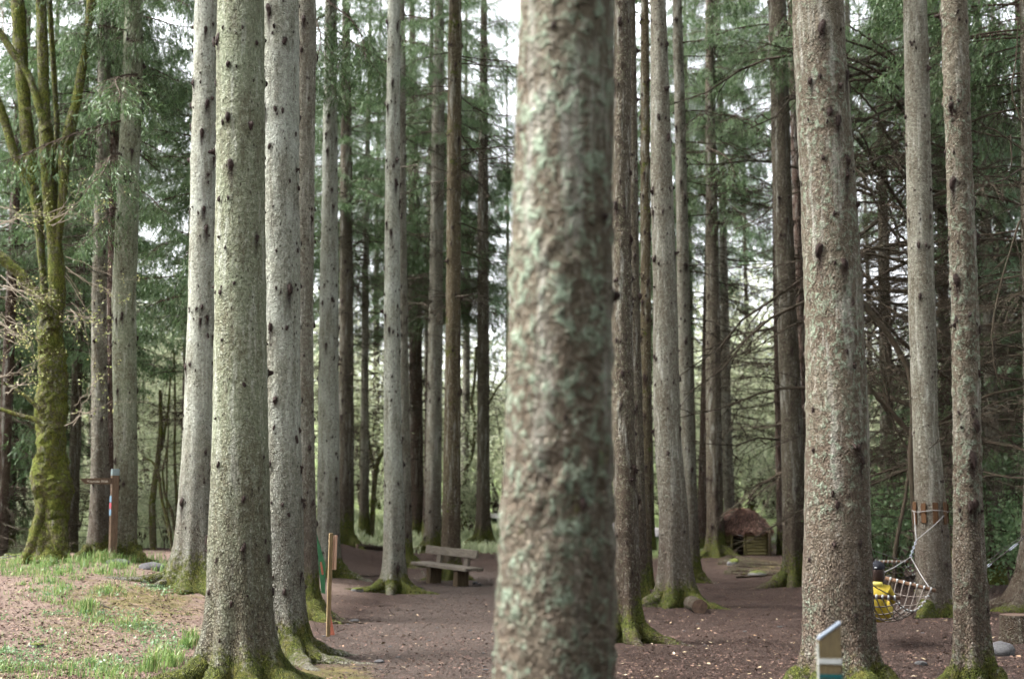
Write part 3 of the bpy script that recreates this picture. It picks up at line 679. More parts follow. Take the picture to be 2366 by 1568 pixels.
spruce('T11', 'thin grey spruce trunk half hidden behind the bright slender trunk', 39.0, [(100, 925, 24), (500, 925, 28), (1175, 934, 32)], 'grey', roots=[(345, .9, .12), (310, .6, .1)], flare=.5, mossh=1.0, knots=11, crown=(14, 3, .9), branches=(5, 14, 26, .9, -70, 90))
spruce('T12', 'dark red-brown spruce trunk in the gap left of the bench', 50.0, [(600, 958, 31), (1175, 964, 31)], 'red', flare=.3, mossh=.9, knots=9, crown=(8.0, 2, 1.0), skirt=(3, 1, .9))
spruce('T13', 'grey-brown spruce trunk behind the left end of the bench', 43.5, [(300, 1012, 30), (700, 1007, 32), (1175, 1001, 37)], 'grey', roots=[(200, .6, .12)], flare=.45, mossh=.9, knots=10, crown=(13, 1, .8), branches=(6, 13, 24, 1.0, 0, 360))
spruce('T15', 'dark narrow spruce trunk with flared foot on the grass right of the bench', 46.7, [(50, 1118, 16), (500, 1116, 25), (1175, 1117, 30)], 'brown', roots=[(195, .8, .15), (330, .6, .12), (260, .4, .12)], flare=.8, hf=.5, mossh=.8, knots=9, crown=(12, 0, .8), skirt=(4, 0, .8))
spruce('T18', 'dark spruce trunk mostly hidden behind the lichen-crusted one right of centre', 26.0, [(100, 1458, 24), (700, 1464, 28), (1175, 1475, 32)], 'brown', flare=.4, mossh=.7, knots=10, crown=(13, -1, 1))
spruce('T19', 'slender mossy spruce trunk in the dark gap left of the stout grey trunk', 28.9, [(100, 1490, 20), (700, 1492, 24), (1175, 1492, 26)], 'mossy', flare=.4, mossh=.7, knots=11, crown=(13, -1, .9), branches=(5, 12, 10, .5, 60, 250))
spruce('T21', 'narrow grey spruce trunk tucked behind the stout one beside the cut log', 32.5, [(100, 1567, 23), (400, 1574, 26), (700, 1580, 30), (983, 1588, 28), (1175, 1596, 32)], 'grey', roots=[(330, .4, .1)], flare=.5, mossh=1.0, knots=10, crown=(15, -1, 1), branches=(6, 13, 16, .9, -80, 80))
spruce('T22', 'brown spruce trunk in front of the thatched hut, left of its roof', 39.4, [(300, 1642, 24), (700, 1647, 33), (983, 1649, 36), (1175, 1652, 38)], 'brown', roots=[(200, .4, .1), (330, .5, .12), (270, .3, .1)], flare=.5, mossh=1.0, knots=9, crown=(10, 1, .75), branches=(5, 12, 26, 1.0, -80, 70),
       boughs=[(11.5, -90, .9, 3, .4), (10, -60, .8, 5, .4), (12.5, -30, .9, 1, .3)])
spruce('T22b', 'dark spruce trunk almost hidden behind the brown one left of the hut', 44.0, [(500, 1640, 20), (1100, 1627, 26)], 'red', flare=.9, hf=.6, mossh=.6, knots=5, crown=(11, 3, .8), skirt=(4, 2, .8))
spruce('T23', 'grey-brown spruce trunk with long root running down beside the thatched hut', 45.0, [(400, 1668, 16), (700, 1674, 20), (983, 1679, 23), (1175, 1685, 25)], 'grey', roots=[(340, 1.7, .16), (300, .9, .14), (320, 1.3, .12)], flare=.6, mossh=.8, knots=9, crown=(13.5, 0, .7), branches=(3, 13, 46, 1.25, -75, 75))
spruce('T24', 'dark brown spruce trunk right of the thatched hut with green mossy foot', 31.0, [(100, 1799, 44), (400, 1806, 44), (700, 1817, 45), (983, 1830, 50), (1175, 1834, 54)], 'brown', roots=[(205, .9, .16), (250, .4, .12), (320, .4, .12)], flare=.5, hf=.45, mossh=1.1, knots=8, crown=(12, 3, .8), branches=(6, 12, 10, .55, 100, 300),
       boughs=[(12.3, -120, .7, 3, .5), (12.6, -80, .7, 5, .5), (11.6, -95, .45, 5, .5)])
spruce('T24b', 'thin red-brown spruce trunk peeping out left of the dark trunk by the hut', 40.0, [(100, 1790, 16), (700, 1795, 17), (1175, 1803, 19)], 'red', flare=.9, mossh=1.0, knots=6, crown=(12, 3, .8), branches=(4, 13, 30, 1.1, 100, 260))
spruce('T25', 'red-brown spruce trunk showing between the dark trunk and the broad lichen-spotted one', 36.0, [(100, 1831, 20), (700, 1849, 24), (1000, 1853, 24)], 'red', flare=.4, mossh=.6, knots=8, crown=(12, 1, .8), branches=(5, 12, 16, .7, 0, 360))
spruce('T2', 'brown-grey spruce trunk behind the fingerpost board at left', 25.5, [(250, 240, 30), (700, 229, 34), (1100, 231, 40)], 'grey', roots=[(200, .4, .1)], flare=.35, mossh=.5, knots=12, crown=(8.2, 1, .8), branches=(4.2, 8.5, 20, .9, 80, 280))
spruce('T2b', 'narrow red-brown spruce trunk squeezed between the two trunks by the fingerpost', 28.0, [(250, 266, 26), (1000, 252, 26)], 'red', flare=.3, mossh=.4, knots=9, crown=(8, 0, .8))
spruce('T3', 'grey-green spruce trunk standing right behind the fingerpost', 24.8, [(150, 307, 46), (700, 286, 55), (1100, 291, 53)], 'green', roots=[(330, .5, .12), (240, .3, .1)], flare=.35, mossh=.5, knots=14, stain=.7, crown=(9.5, 3, .8),
       boughs=[(7.2, -100, .8, 3, .35), (7.8, -150, .9, 5, .35), (6.2, -110, .6, 3, .4), (8.6, -80, .9, 1, .3), (6.6, -40, .5, 5, .4)])
spruce('T29', 'dark leaning spruce at the right edge with a huge dark buttress root', 24.0, [(0, 2392, 70), (700, 2402, 76), (1175, 2412, 84)], 'brown', roots=[(184, 1.2, .18), (215, .8, .16), (300, .6, .16)], flare=1.2, hf=.6, mossh=.15, knots=8, crown=(9, 0, 1), branches=(2, 9, 30, 1.2, 110, 260))
# ------------------------------------------------------------------ spruces of the wood behind (shared shapes)
def bg_trunk(seed, style):
    rg = np.random.default_rng(seed); S, n = 12, 46; zs = np.concatenate([np.linspace(-.3, 14, 38), np.linspace(14, 26, 9)[1:]]); n = len(zs)
    TH, ZZ = np.meshgrid(np.arange(S) * 2 * math.pi / S, zs); R = .19 * np.clip(1 - ZZ / 27, .05, 1) * (1 + .6 * np.exp(-np.maximum(ZZ, 0) / .4))
    V = np.stack([R * np.cos(TH) + .05 * np.sin(ZZ * .3 + seed), R * np.sin(TH), ZZ], -1).reshape(-1, 3); V[:, :2] += (fbm(V * 4, seed, 2) * .015)[:, None]
    I = np.arange(n * S).reshape(n, S); J = np.roll(I, -1, 1); F = np.stack([I[:-1].ravel(), J[:-1].ravel(), J[1:].ravel(), I[1:].ravel()], 1)
    mb = MB(); mb.add(V, F, moss=sm(1.2, .1, V[:, 2]), low=sm(3, .5, V[:, 2]), stain=0.0); return mb.mesh('trunk', BARK[style])
BGT = [bg_trunk(1, 'brown'), bg_trunk(2, 'grey'), bg_trunk(3, 'red')]
def bg_spruce(u, y, z0, var, sc=1.0, skirt=None, label=None, group=None, ts=1.0):
    x = at(u, 1176, y)[0]; z = gz(x, y); rg = np.random.default_rng(int(u * 7 + y * 131))
    o = thing('spruce_tree', label, 'tree', (x, y, z), 0, group)
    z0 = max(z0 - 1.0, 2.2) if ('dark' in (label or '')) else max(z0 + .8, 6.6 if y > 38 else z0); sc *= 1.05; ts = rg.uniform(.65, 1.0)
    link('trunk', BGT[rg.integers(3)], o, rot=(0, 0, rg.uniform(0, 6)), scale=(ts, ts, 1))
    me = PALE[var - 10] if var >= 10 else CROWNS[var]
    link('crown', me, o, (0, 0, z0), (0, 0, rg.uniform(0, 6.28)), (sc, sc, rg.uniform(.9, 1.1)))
    if skirt is not None: link('dead_branches', SKIRTS[skirt], o, (0, 0, max(z0 - 6.6, .9)), (0, 0, rg.uniform(0, 6.28)), (sc, sc, min(1, z0 / 8)))
    if 'twiggy' in (label or ''): link('dead_branches', SKIRTS[rg.integers(2)], o, (0, 0, 1.3), (0, 0, rg.uniform(0, 6.28)), (1.35, 1.35, .9))
    return o
LBL_L, GR_L = 'spruce with drooping dark green boughs in the wood behind the fingerpost', 'spruces behind the fingerpost'
LBL_C, GR_C = 'spruce with drooping dark green boughs in the wood behind the bench', 'spruces behind the bench'
LBL_R, GR_R = 'spruce bristling with bare twigs and dark boughs in the wood behind the hammock', 'spruces behind the hammock'
LBL_H, GR_H = 'spruce with hanging green boughs in the wood behind the thatched hut', 'spruces behind the hut'
for a in [(20, 36, 3.0, 0, 1.1, None), (45, 39, 6.5, 2, 1.0, 1), (5, 31, 8.0, 1, 1.0, 0), (90, 44, 6.5, 2, 1.0, 1), (165, 33, 5.5, 1, 1.0, 0), (205, 52, 7.5, 3, 1.1, None), (-60, 34, 3, 2, 1.1, 1), (250, 40, 6.5, 0, 1.0, 0),
          (425, 46, 7.5, 0, .95, 1), (466, 29.5, 6.0, 2, .62, 1)]:
    bg_spruce(*a, label='dark green background spruce', group=GR_L)
for a in [ (745, 50, 5.5, 1, 1.0, 1), (840, 46, 7.5, 2, .9, 0), (865, 60, 8.5, 0, .9, 1), (985, 58, 8, 0, .9, 0), (1075, 54, 9, 3, .8, 0), 
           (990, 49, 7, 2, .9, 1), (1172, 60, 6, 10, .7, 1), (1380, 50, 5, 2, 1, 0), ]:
    bg_spruce(*a, label='drooping green background spruce', group=GR_C)
for a in [(1440, 56, 6, 1, .9, 0), (1590, 42, 8, 3, .8, 1), (1500, 44, 7, 0, .8, 1), (1600, 50, 6.5, 0, .75, 0),  (1735, 62, 9, 10, .55, 1)]:
    bg_spruce(*a, label='loose green background spruce', group=GR_H)
for a in [(1905, 48, 11, 0, .8, 1), (1990, 40, 13.5, 3, .7, 1), (2060, 33, 12, 1, .55, 1), (2135, 28.5, 10.5, 3, .6, 1), (2200, 36, 11.5, 0, .7, 1), (2300, 31, 9.5, 2, .75, 1), (2340, 40, 4.5, 10, 1.0, 0), (2275, 48, 3, 10, 1.0, 0), (2400, 33, 3, 2, 1.1, 1), (2430, 45, 3, 11, 1.2, 0), (2020, 56, 12, 1, .8, 0), (2330, 60, 4, 1, 1.2, None)]:
    bg_spruce(*a, label='twiggy dark background spruce', group=GR_R)
for k, (x_, y_) in enumerate(((9.5, 9), (12, 17), (15, 24), (8, 3), (4.5, -4), (-1.5, -6), (9, -4), (14, 6), (1.5, -9), (-6, -9), (17, 14), (6.5, -10), (12, 0), (-3.5, -12), (13, -9), (-10, -13))):  # unseen spruces added at right and behind to block frontal sky light
    z_ = gz(x_, y_); o = thing('spruce_tree', 'spruce of the same wood standing outside the picture', 'tree', (x_, y_, z_), k, 'spruces outside the picture'); link('trunk', BGT[k % 3], o, scale=(1.3, 1.3, 1)); link('crown', CROWNS[k % 3] if y_ < 4 else CANOPY, o, (0, 0, 1.6 if y_ < 2 else 5.5), (0, 0, k), (1.25, 1.25, 1.3))
# strong dead limbs that show between the two right-hand trunks
for (x_, y_, z_, n_) in ((2118, 28.5, 2.0, 60), (2062, 33.0, 2.2, 44)):
    o = [q for q in COL.objects if q.name.startswith('spruce_tree') and abs(q.location.y - y_) < .01 and abs(q.location.x - at(2135 if y_ < 30 else 2060, 1176, y_)[0]) < .01][0]
    rg = np.random.default_rng(int(x_))
    for k in range(n_):
        s = rg.uniform(.8, 1.7); link('branch', DEAD_ME[rg.integers(3, 8)], o, (0, 0, z_ + rg.uniform(0, 9.5)), (rg.uniform(-.8, .8), rg.uniform(-.35, .45), math.radians(rg.uniform(100, 260) if rg.random() < .7 else rg.uniform(-60, 60))), (s, s, s))
def limbs(o, y, lst, seed=0):
    b = np.array(o.location); rg = np.random.default_rng(seed)
    for k, (pts, w0, w1) in enumerate(lst):
        P = np.array([at(u, v, y + .35 * math.sin(k * 1.7 + j * .5)) for j, (u, v) in enumerate(pts)]) - b; n = 6 * len(P); q = np.linspace(0, len(P) - 1, n)
        Q = np.stack([np.interp(q, np.arange(len(P)), P[:, c]) for c in range(3)], 1)
        for _ in range(3): Q[1:-1] = (Q[:-2] + 2 * Q[1:-1] + Q[2:]) / 4
        Q += rg.normal(0, .012, Q.shape); mb = MB(); add_tube(mb, Q, np.linspace(w0, w1, n) / FPX * y / 2, 7)
        for j in range(16):
            i = rg.integers(2, n); l = rg.uniform(.3, .9); d = nrm(rg.normal(size=3) + np.array([0, 0, -.5])); t = np.linspace(0, 1, 6)[:, None]
            S = Q[i] + d * l * t + rg.normal(0, .03, (6, 3)) * t + np.array([0, 0, -.25]) * l * t ** 2; V, F = tube(S, np.linspace(.008, .002, 6), 3); mb.add(V, F)
            for m in range(4):
                e = S[rg.integers(1, 6)]; V, F = tube(e + nrm(d + rg.normal(0, .7, 3)) * rg.uniform(.1, .35) * np.linspace(0, 1, 3)[:, None], [.004, .003, .0015], 3); mb.add(V, F)
        mb.build('branch', M_DEAD, o)
o = [q for q in COL.objects if q.name.startswith('spruce_tree') and abs(q.location.y - 28.5) < .01][0]
limbs(o, 27.2, [([(2140, 130), (2085, 150), (2050, 172), (2010, 183), (1960, 188)], 9, 6), ([(2140, 470), (2095, 400), (2055, 320), (2010, 240), (1960, 195)], 7, 5), ([(2130, 318), (2095, 305), (2060, 285), (2015, 272), (1960, 275)], 6, 4),
    ([(2130, 305), (2095, 320), (2040, 335), (1965, 360)], 6, 4), ([(2130, 420), (2095, 412), (2020, 405), (1970, 380)], 5, 3), ([(2130, 495), (2095, 485), (2035, 470), (1970, 466)], 6, 4), ([(2130, 590), (2095, 585), (2040, 575), (1975, 566)], 7, 5),
    ([(2130, 765), (2100, 745), (2045, 705), (1980, 664)], 8, 6), ([(2130, 830), (2100, 805), (2084, 788), (2041, 742), (1980, 680)], 10, 8), ([(2130, 748), (2100, 755), (2054, 762), (1985, 770)], 5, 3), ([(2052, 930), (2049, 908), (2041, 855), (2018, 805), (1985, 770)], 5, 4),
    ([(2140, 1030), (2110, 1010), (2087, 987), (2041, 938), (2001, 888), (1985, 860)], 9, 6), ([(2140, 230), (2070, 130), (2010, 90), (1960, 60)], 6, 4), ([(2135, 660), (2080, 560), (2040, 500), (2000, 420), (1970, 380)], 5, 3), ([(2135, 900), (2070, 850), (2020, 830), (1985, 826)], 4, 3)], 4)
limbs(o, 28.0, [([(2150, 240), (2185, 225), (2230, 240), (2280, 300)], 6, 3), ([(2150, 330), (2190, 345), (2250, 380), (2330, 470)], 6, 4), ([(2150, 600), (2190, 640), (2240, 660), (2300, 720)], 6, 4), ([(2160, 850), (2200, 880), (2260, 940)], 7, 5), ([(2160, 980), (2210, 960), (2290, 980), (2366, 1040)], 7, 4), ([(2160, 760), (2220, 800), (2290, 860), (2366, 880)], 6, 3), ([(2160, 1080), (2220, 1060), (2290, 1110)], 5, 3), ([(2155, 150), (2180, 60), (2200, 0)], 6, 4)], 9)
# hanging pale boughs at the top right corner
o = [q for q in COL.objects if q.name.startswith('spruce_tree') and abs(q.location.y - 31) < .01 and q.location.x > 10][0]
for k in range(14):
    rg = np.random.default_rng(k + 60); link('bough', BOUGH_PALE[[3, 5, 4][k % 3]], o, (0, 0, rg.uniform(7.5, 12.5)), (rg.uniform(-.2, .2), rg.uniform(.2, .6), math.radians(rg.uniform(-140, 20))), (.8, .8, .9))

# ------------------------------------------------------------------ broadleaf thickets and far trees
def leaf_cloud(mb, P, size, rg, mat=0):
    n = len(P); d = rg.normal(size=(n, 3)); d /= np.linalg.norm(d, axis=1, keepdims=True)
    s = np.cross(d, rg.normal(size=(n, 3))); s /= np.linalg.norm(s, axis=1, keepdims=True)
    l = (size * rg.uniform(.6, 1.3, n))[:, None]
    V = np.stack([P - d * l * .5, P + s * l * .3, P + d * l * .5, P - s * l * .3], 1).reshape(-1, 3)
    mb.add(V, np.arange(n * 4).reshape(-1, 4), mat, rnd=np.repeat(rg.random(n), 4))
def make_shrub(seed, h, wdt, stems, nleaf, size, lean=.25):
    rg = np.random.default_rng(seed + 1200); mb = MB(); C = []
    for k in range(stems):
        a = rg.uniform(0, 6.28); ln = h * rg.uniform(.6, 1.05); t = np.linspace(0, 1, 7)
        d = np.array([math.cos(a), math.sin(a), 0]) * wdt * rg.uniform(.2, .7)
        p = np.stack([d[0] * t ** 1.4, d[1] * t ** 1.4, ln * t], 1) + np.cumsum(rg.normal(0, .05 * h / 4, (7, 3)), 0) * np.array([1, 1, .2]) * (t > 0)[:, None]
        add_tube(mb, p, (.035 * h / 4) * (1 - .8 * t), 5, 1, rnd=.5)
        for j in range(9):
            f = rg.uniform(.3, 1); q = np.array([np.interp(f, t, p[:, c]) for c in range(3)]); l2 = h * rg.uniform(.12, .3); dd = nrm(rg.normal(size=3) + np.array([0, 0, .5]))
            tt = np.linspace(0, 1, 4)[:, None]; pts = q + dd * l2 * tt + rg.normal(0, .05, (4, 3)) * tt
            V, F = tube(pts, np.array([.012, .009, .006, .003]) * h / 4, 3); mb.add(V, F, 1, rnd=.5); C += [pts[2], pts[3], pts[1]]
    C = np.array(C); per = max(1, nleaf // len(C)); P = np.repeat(C, per, 0) + rg.normal(0, h * .075, (len(C) * per, 3)) * np.array([1, 1, .7])
    leaf_cloud(mb, P, size, rg); return mb.mesh('shrub', [M_LEAF, M_TWIG], False)
SHRUBS = [make_shrub(1, 3.6, 2.2, 7, 3600, .10), make_shrub(2, 2.6, 2.4, 8, 3200, .10), make_shrub(3, 5.5, 2.6, 6, 4200, .12), make_shrub(4, 7.5, 4.5, 7, 6000, .17), make_shrub(5, 2.0, 2.2, 9, 2600, .09)]
M_LEAFD = leaf_mat('shade_leaves', (0.07, 0.135, 0.055, 1), (0.17, 0.25, 0.11, 1), .4)  # darker leaf copy; shade behind the hammock is put into the colour
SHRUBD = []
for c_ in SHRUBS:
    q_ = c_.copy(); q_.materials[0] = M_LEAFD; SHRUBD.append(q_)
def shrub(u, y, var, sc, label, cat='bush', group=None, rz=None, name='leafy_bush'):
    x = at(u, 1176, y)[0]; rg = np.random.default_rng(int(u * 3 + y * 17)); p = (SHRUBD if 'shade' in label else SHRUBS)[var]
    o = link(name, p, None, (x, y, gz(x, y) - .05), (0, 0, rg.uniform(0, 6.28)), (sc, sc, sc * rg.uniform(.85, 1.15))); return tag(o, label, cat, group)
r2 = random.Random(5)
for k in range(22):
    shrub(-80 + k * 118 + r2.uniform(-40, 40), r2.uniform(50, 60), r2.choice([0, 1, 2, 2]), r2.uniform(.8, 1.2), 'pale green leafy thicket bush on the bright grass behind the trunks', group='thicket bushes behind the trunks')
for k in range(20):
    shrub(-150 + k * 135 + r2.uniform(-50, 50), r2.uniform(66, 88), 3, r2.uniform(.9, 1.5), 'hazy pale green broadleaf tree on the far bank', 'tree', 'far broadleaf trees', name='broadleaf_tree')
for u, y, v, s in ((10, 40, 1, .8), (60, 43, 4, 1.2), (180, 41, 0, .8), (330, 38, 4, .9), (385, 37, 1, .7), (440, 41, 0, .8), (20, 37.5, 4, .7), (350, 45, 2, .8)):
    shrub(u, y, v, s, 'low green bush by the stream at left', group='bushes by the stream')
for u, y, v, s in ((345, 52, 2, 1.1), (400, 54, 3, .9), (330, 60, 3, 1.2), (190, 54, 2, 1.1), (60, 58, 3, 1.1), (835, 56, 2, 1.1), (870, 62, 3, 1.1), (1085, 60, 3, 1.0), (1150, 62, 3, 1.2), (1185, 56, 2, 1.1), (1700, 64, 3, 1.2), (1745, 70, 3, 1.5), (1780, 62, 3, 1.2), (1615, 62, 3, 1.1), (2010, 60, 3, 1.2), (2070, 54, 2, 1.2), (2280, 52, 3, 1.1)):
    shrub(u, y, v, s, 'pale green leafy thicket bush on the bright grass behind the trunks', group='thicket bushes behind the trunks')
for u, y, v, s in ((2030, 30, 1, .9), (2075, 33, 4, 1.2), (2290, 31, 1, 1.0), (2330, 34, 0, .8), (2200, 38, 4, 1.3), (2360, 29, 4, 1.0)):
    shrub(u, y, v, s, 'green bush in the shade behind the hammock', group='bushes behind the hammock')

# crooked understorey stems
def crooked(name, label, y, chains, mat=None, leaves=0, cat='tree'):
    b = chains[0][0][0]; p0 = at(b[0], b[1], y); p0[2] = gz(p0[0], y); o = thing(name, label, cat, tuple(p0)); rg = np.random.default_rng(int(b[0]))
    tips = []
    for ci, (pts, r0, r1) in enumerate(chains):
        P = np.array([at(u, v, y + (ci * .13) % .5) for u, v in pts]) - p0
        if ci == 0: P[0, 2] = -.1
        n = 5 * len(P); q = np.linspace(0, len(P) - 1, n); Q = np.stack([np.interp(q, np.arange(len(P)), P[:, c]) for c in range(3)], 1)
        for _ in range(2): Q[1:-1] = (Q[:-2] + 2 * Q[1:-1] + Q[2:]) / 4
        V, F = tube(Q, np.linspace(r0, r1, n) / FPX * y, 7); V += (fbm(V * 9, ci, 2) * .012)[:, None]
        mb = MB(); mb.add(V, F, moss=.45, low=.3, stain=0.0); mb.build('stem', mat or BARK['mossy'], o); tips += [Q[k] for k in range(n // 2, n, 2)]
    if leaves:
        P = np.repeat(np.array(tips), leaves, 0) + rg.normal(0, .25, (len(tips) * leaves, 3)); mb = MB(); leaf_cloud(mb, P, .06, rg); mb.build('leaves', M_LEAF2, o, False)
    return o
crooked('sapling', 'mossy leaning understorey tree left of the pale flared trunk', 33, [([(355, 1262), (350, 1170), (362, 1080), (372, 1000), (370, 900)], 9, 4), ([(372, 1040), (388, 950), (395, 860)], 4, 2)])
crooked('sapling', 'dark curved sapling stems leaning right toward the pale flared trunk', 31, [([(400, 1275), (392, 1220), (372, 1150), (365, 1080), (345, 1060), (330, 1062)], 5, 2), ([(408, 1262), (400, 1190), (380, 1140), (374, 1090), (388, 1030)], 4, 2), ([(390, 1240), (385, 1180), (386, 1080), (390, 960)], 3, 1.5), ([(384, 1215), (376, 1190)], 2, 1)])
crooked('sapling', 'thin straight dark sapling beside the flared trunk at left', 35, [([(410, 1250), (408, 1150), (403, 1050), (405, 900), (398, 760)], 4, 2)])
crooked('sapling', 'mossy crooked understorey stem left of the bright slender trunk', 47, [([(832, 1222), (838, 1120), (834, 1020), (842, 940), (846, 850)], 6, 4)], leaves=20)
crooked('sapling', 'bent mossy understorey stem with arching branch beside the bright slender trunk', 46, [([(858, 1226), (862, 1160), (868, 1080), (880, 1050), (905, 1030)], 7, 4), ([(866, 1090), (852, 1020), (850, 960)], 3, 1.5)], leaves=14)
crooked('sapling', 'sinuous dark thin tree between the mossy trunk and the dark narrow trunk', 52, [([(1068, 1150), (1072, 1100), (1094, 1040), (1098, 960), (1088, 930), (1098, 870), (1100, 800)], 5, 3), ([(1090, 1030), (1070, 970), (1060, 940)], 2.5, 1), ([(1130, 930), (1150, 895), (1180, 860)], 3, 2)], leaves=10)
crooked('sapling', 'slim leaning sapling behind the hammock left of the slatted trunk', 27, [([(2062, 1310), (2068, 1270), (2080, 1210), (2092, 1150), (2104, 1060)], 6, 3), ([(2075, 1250), (2085, 1200), (2082, 1170)], 2, 1)], M_DEAD)
crooked('sapling', 'big dark arching limb rising behind the slatted trunk', 26, [([(2125, 1180), (2108, 1120), (2104, 1040), (2112, 960), (2104, 860), (2060, 780), (2010, 720), (1985, 690)], 8, 7), ([(2110, 1010), (2070, 960), (2030, 920), (2000, 880)], 5, 4), ([(2104, 1050), (2075, 1000), (2050, 940), (2042, 900), (2010, 850)], 3, 2)], M_DEAD)
crooked('sapling', 'curved thin dark branches crossing the light at the right edge', 21, [([(2400, 470), (2366, 480), (2340, 560), (2310, 660), (2290, 770), (2300, 860), (2320, 900)], 3, 1.2), ([(2400, 370), (2380, 360), (2340, 330), (2300, 300), (2262, 292)], 3, 1), ([(2390, 350), (2335, 220), (2350, 120), (2352, 40)], 2.4, 1.2), ([(2335, 310), (2338, 380), (2325, 400)], 2, 1), ([(2330, 590), (2300, 620), (2275, 650)], 1.6, .6), ([(2296, 720), (2270, 700)], 1.2, .5), ([(2345, 540), (2360, 620), (2350, 700)], 1.5, .6)], M_DEAD)

# ------------------------------------------------------------------ the moss-covered forked tree at left
def mossy_tree():
    y = 24.5; p0 = at(112, 1280, y); p0[2] = gz(p0[0], y) - .1
    o = thing('mossy_tree', 'thick moss-covered broadleaf tree with forked stems at the left edge', 'tree', tuple(p0)); rg = np.random.default_rng(3)
    def limb(name, pts, dy=0.0, seg=16, amp=.03, mos=.52):
        U = np.array([at(u, v, y + dy) for u, v, _ in pts]) - p0; W = np.array([w_ for _, _, w_ in pts]) / FPX * y / 2 * .9
        n = 12 * len(pts); q = np.linspace(0, len(pts) - 1, n)
        Q = np.stack([np.interp(q, np.arange(len(pts)), U[:, c]) for c in range(3)], 1); R = np.interp(q, np.arange(len(pts)), W)
        for _ in range(4): Q[1:-1] = (Q[:-2] + 2 * Q[1:-1] + Q[2:]) / 4; R[1:-1] = (R[:-2] + 2 * R[1:-1] + R[2:]) / 4
        V, F = tube(Q, R, seg); C = np.repeat(Q, seg, 0); N = V - C; N /= np.maximum(np.linalg.norm(N, axis=1, keepdims=True), 1e-6)
        k = fbm(V * np.array([4, 4, 3]), 4, 3) * amp + fbm(V * 15, 6, 3) * amp * .6
        V = V + N * k[:, None] * min(1, float(W.max()) / .12)
        mb = MB(); mb.add(V, F, moss=mos, low=.4, stain=0.0); mb.build(name, M_TRUNKMOSS, o)
    limb('trunk', [(112, 1290, 112), (113, 1240, 96), (118, 1190, 84), (121, 1150, 88), (121, 1130, 96), (117, 1105, 92), (118, 1050, 76), (119, 1000, 72), (121, 950, 78), (120, 900, 68), (118, 840, 70), (116, 800, 66), (117, 740, 58), (124, 690, 48)], 0, 40, .085, .55)
    limb('limb', [(124, 760, 44), (130, 690, 44), (132, 640, 42), (126, 560, 38), (116, 480, 36), (110, 400, 34), (107, 320, 36), (102, 225, 28), (97, 90, 28), (92, -60, 28)], -.1)
    limb('limb', [(128, 640, 20), (138, 520, 20), (145, 440, 24), (150, 360, 30), (165, 280, 26), (178, 230, 26), (195, 130, 22), (210, 20, 22), (220, -60, 20)], -.15)
    limb('limb', [(104, 740, 24), (100, 660, 20), (95, 575, 20), (86, 480, 30), (72, 400, 36), (60, 270, 34), (45, 90, 34), (38, -60, 34)], .25)
    limb('limb', [(80, 440, 26), (45, 390, 26), (25, 330, 22), (0, 245, 22), (-40, 160, 20)], .2)
    limb('limb', [(108, 300, 22), (90, 245, 22), (68, 175, 18), (32, 125, 18), (0, 75, 18), (-30, 40, 16)], -.2)
    limb('limb', [(112, 735, 30), (95, 695, 30), (52, 638, 30), (0, 592, 26), (-40, 560, 24)], -.3)
    limb('limb', [(137, 520, 12), (126, 440, 14), (132, 290, 14), (122, 130, 14), (112, -40, 14)], .1, 10, .015)
    limb('limb', [(106, 985, 18), (80, 968, 13), (40, 958, 11), (0, 944, 9), (-20, 938, 8)], -.45, 8, .012)
    limb('limb', [(92, 945, 12), (60, 915, 9), (30, 895, 8), (8, 884, 8)], -.4, 8, .012, .4)
    limb('root', [(100, 1150, 26), (92, 1200, 34), (80, 1250, 36), (66, 1280, 34), (50, 1305, 20)], -.2, 12); limb('root', [(130, 1200, 50), (138, 1250, 44), (146, 1290, 30)], -.2, 12);
    # bare twigs with opening leaves
    mb = MB(); tips = []
    for (u, v, du, dv, n) in ((10, 884, 60, -40, 5), (0, 660, 90, 40, 8), (-10, 740, 80, 40, 8), (120, 500, 120, -60, 7), (150, 620, 110, 120, 5), (0, 500, 80, 0, 6), (20, 60, -30, -60, 3), (150, 720, 60, 20, 5), (160, 960, 90, -60, 4)):
        for k in range(n):
            a = at(u + rg.uniform(-15, 15), v + rg.uniform(-30, 30), y - rg.uniform(.2, 1.0)) - p0; b = at(u + du * rg.uniform(.5, 1.2), v + dv * rg.uniform(.3, 1.4) + rg.uniform(-25, 25), y - rg.uniform(.2, 1.2)) - p0
            t = np.linspace(0, 1, 7)[:, None]; P = a + (b - a) * t + rg.normal(0, .03, (7, 3)) * np.sin(t * 3.14)
            V, F = tube(P, np.linspace(.009, .003, 7), 4); mb.add(V, F)
            for j in range(3):
                q = P[rg.integers(2, 7)]; V, F = tube(q + (nrm(b - a) + rg.normal(0, .6, 3)) * .3 * np.linspace(0, 1, 3)[:, None], [.004, .003, .002], 3); mb.add(V, F); tips.append(V[-1])
            tips.append(P[-1])
    tag(mb.build('twigs', simple('pale_twig', lin(168, 156, 140), lin(124, 112, 92), 12), o), kind='stuff')
    T = np.array(tips); P = np.repeat(T, 5, 0) + rg.normal(0, .05, (len(T) * 5, 3)); mb = MB(); leaf_cloud(mb, P, .045, rg); tag(mb.build('leaves', M_LEAF2, o, False), kind='stuff')
mossy_tree()
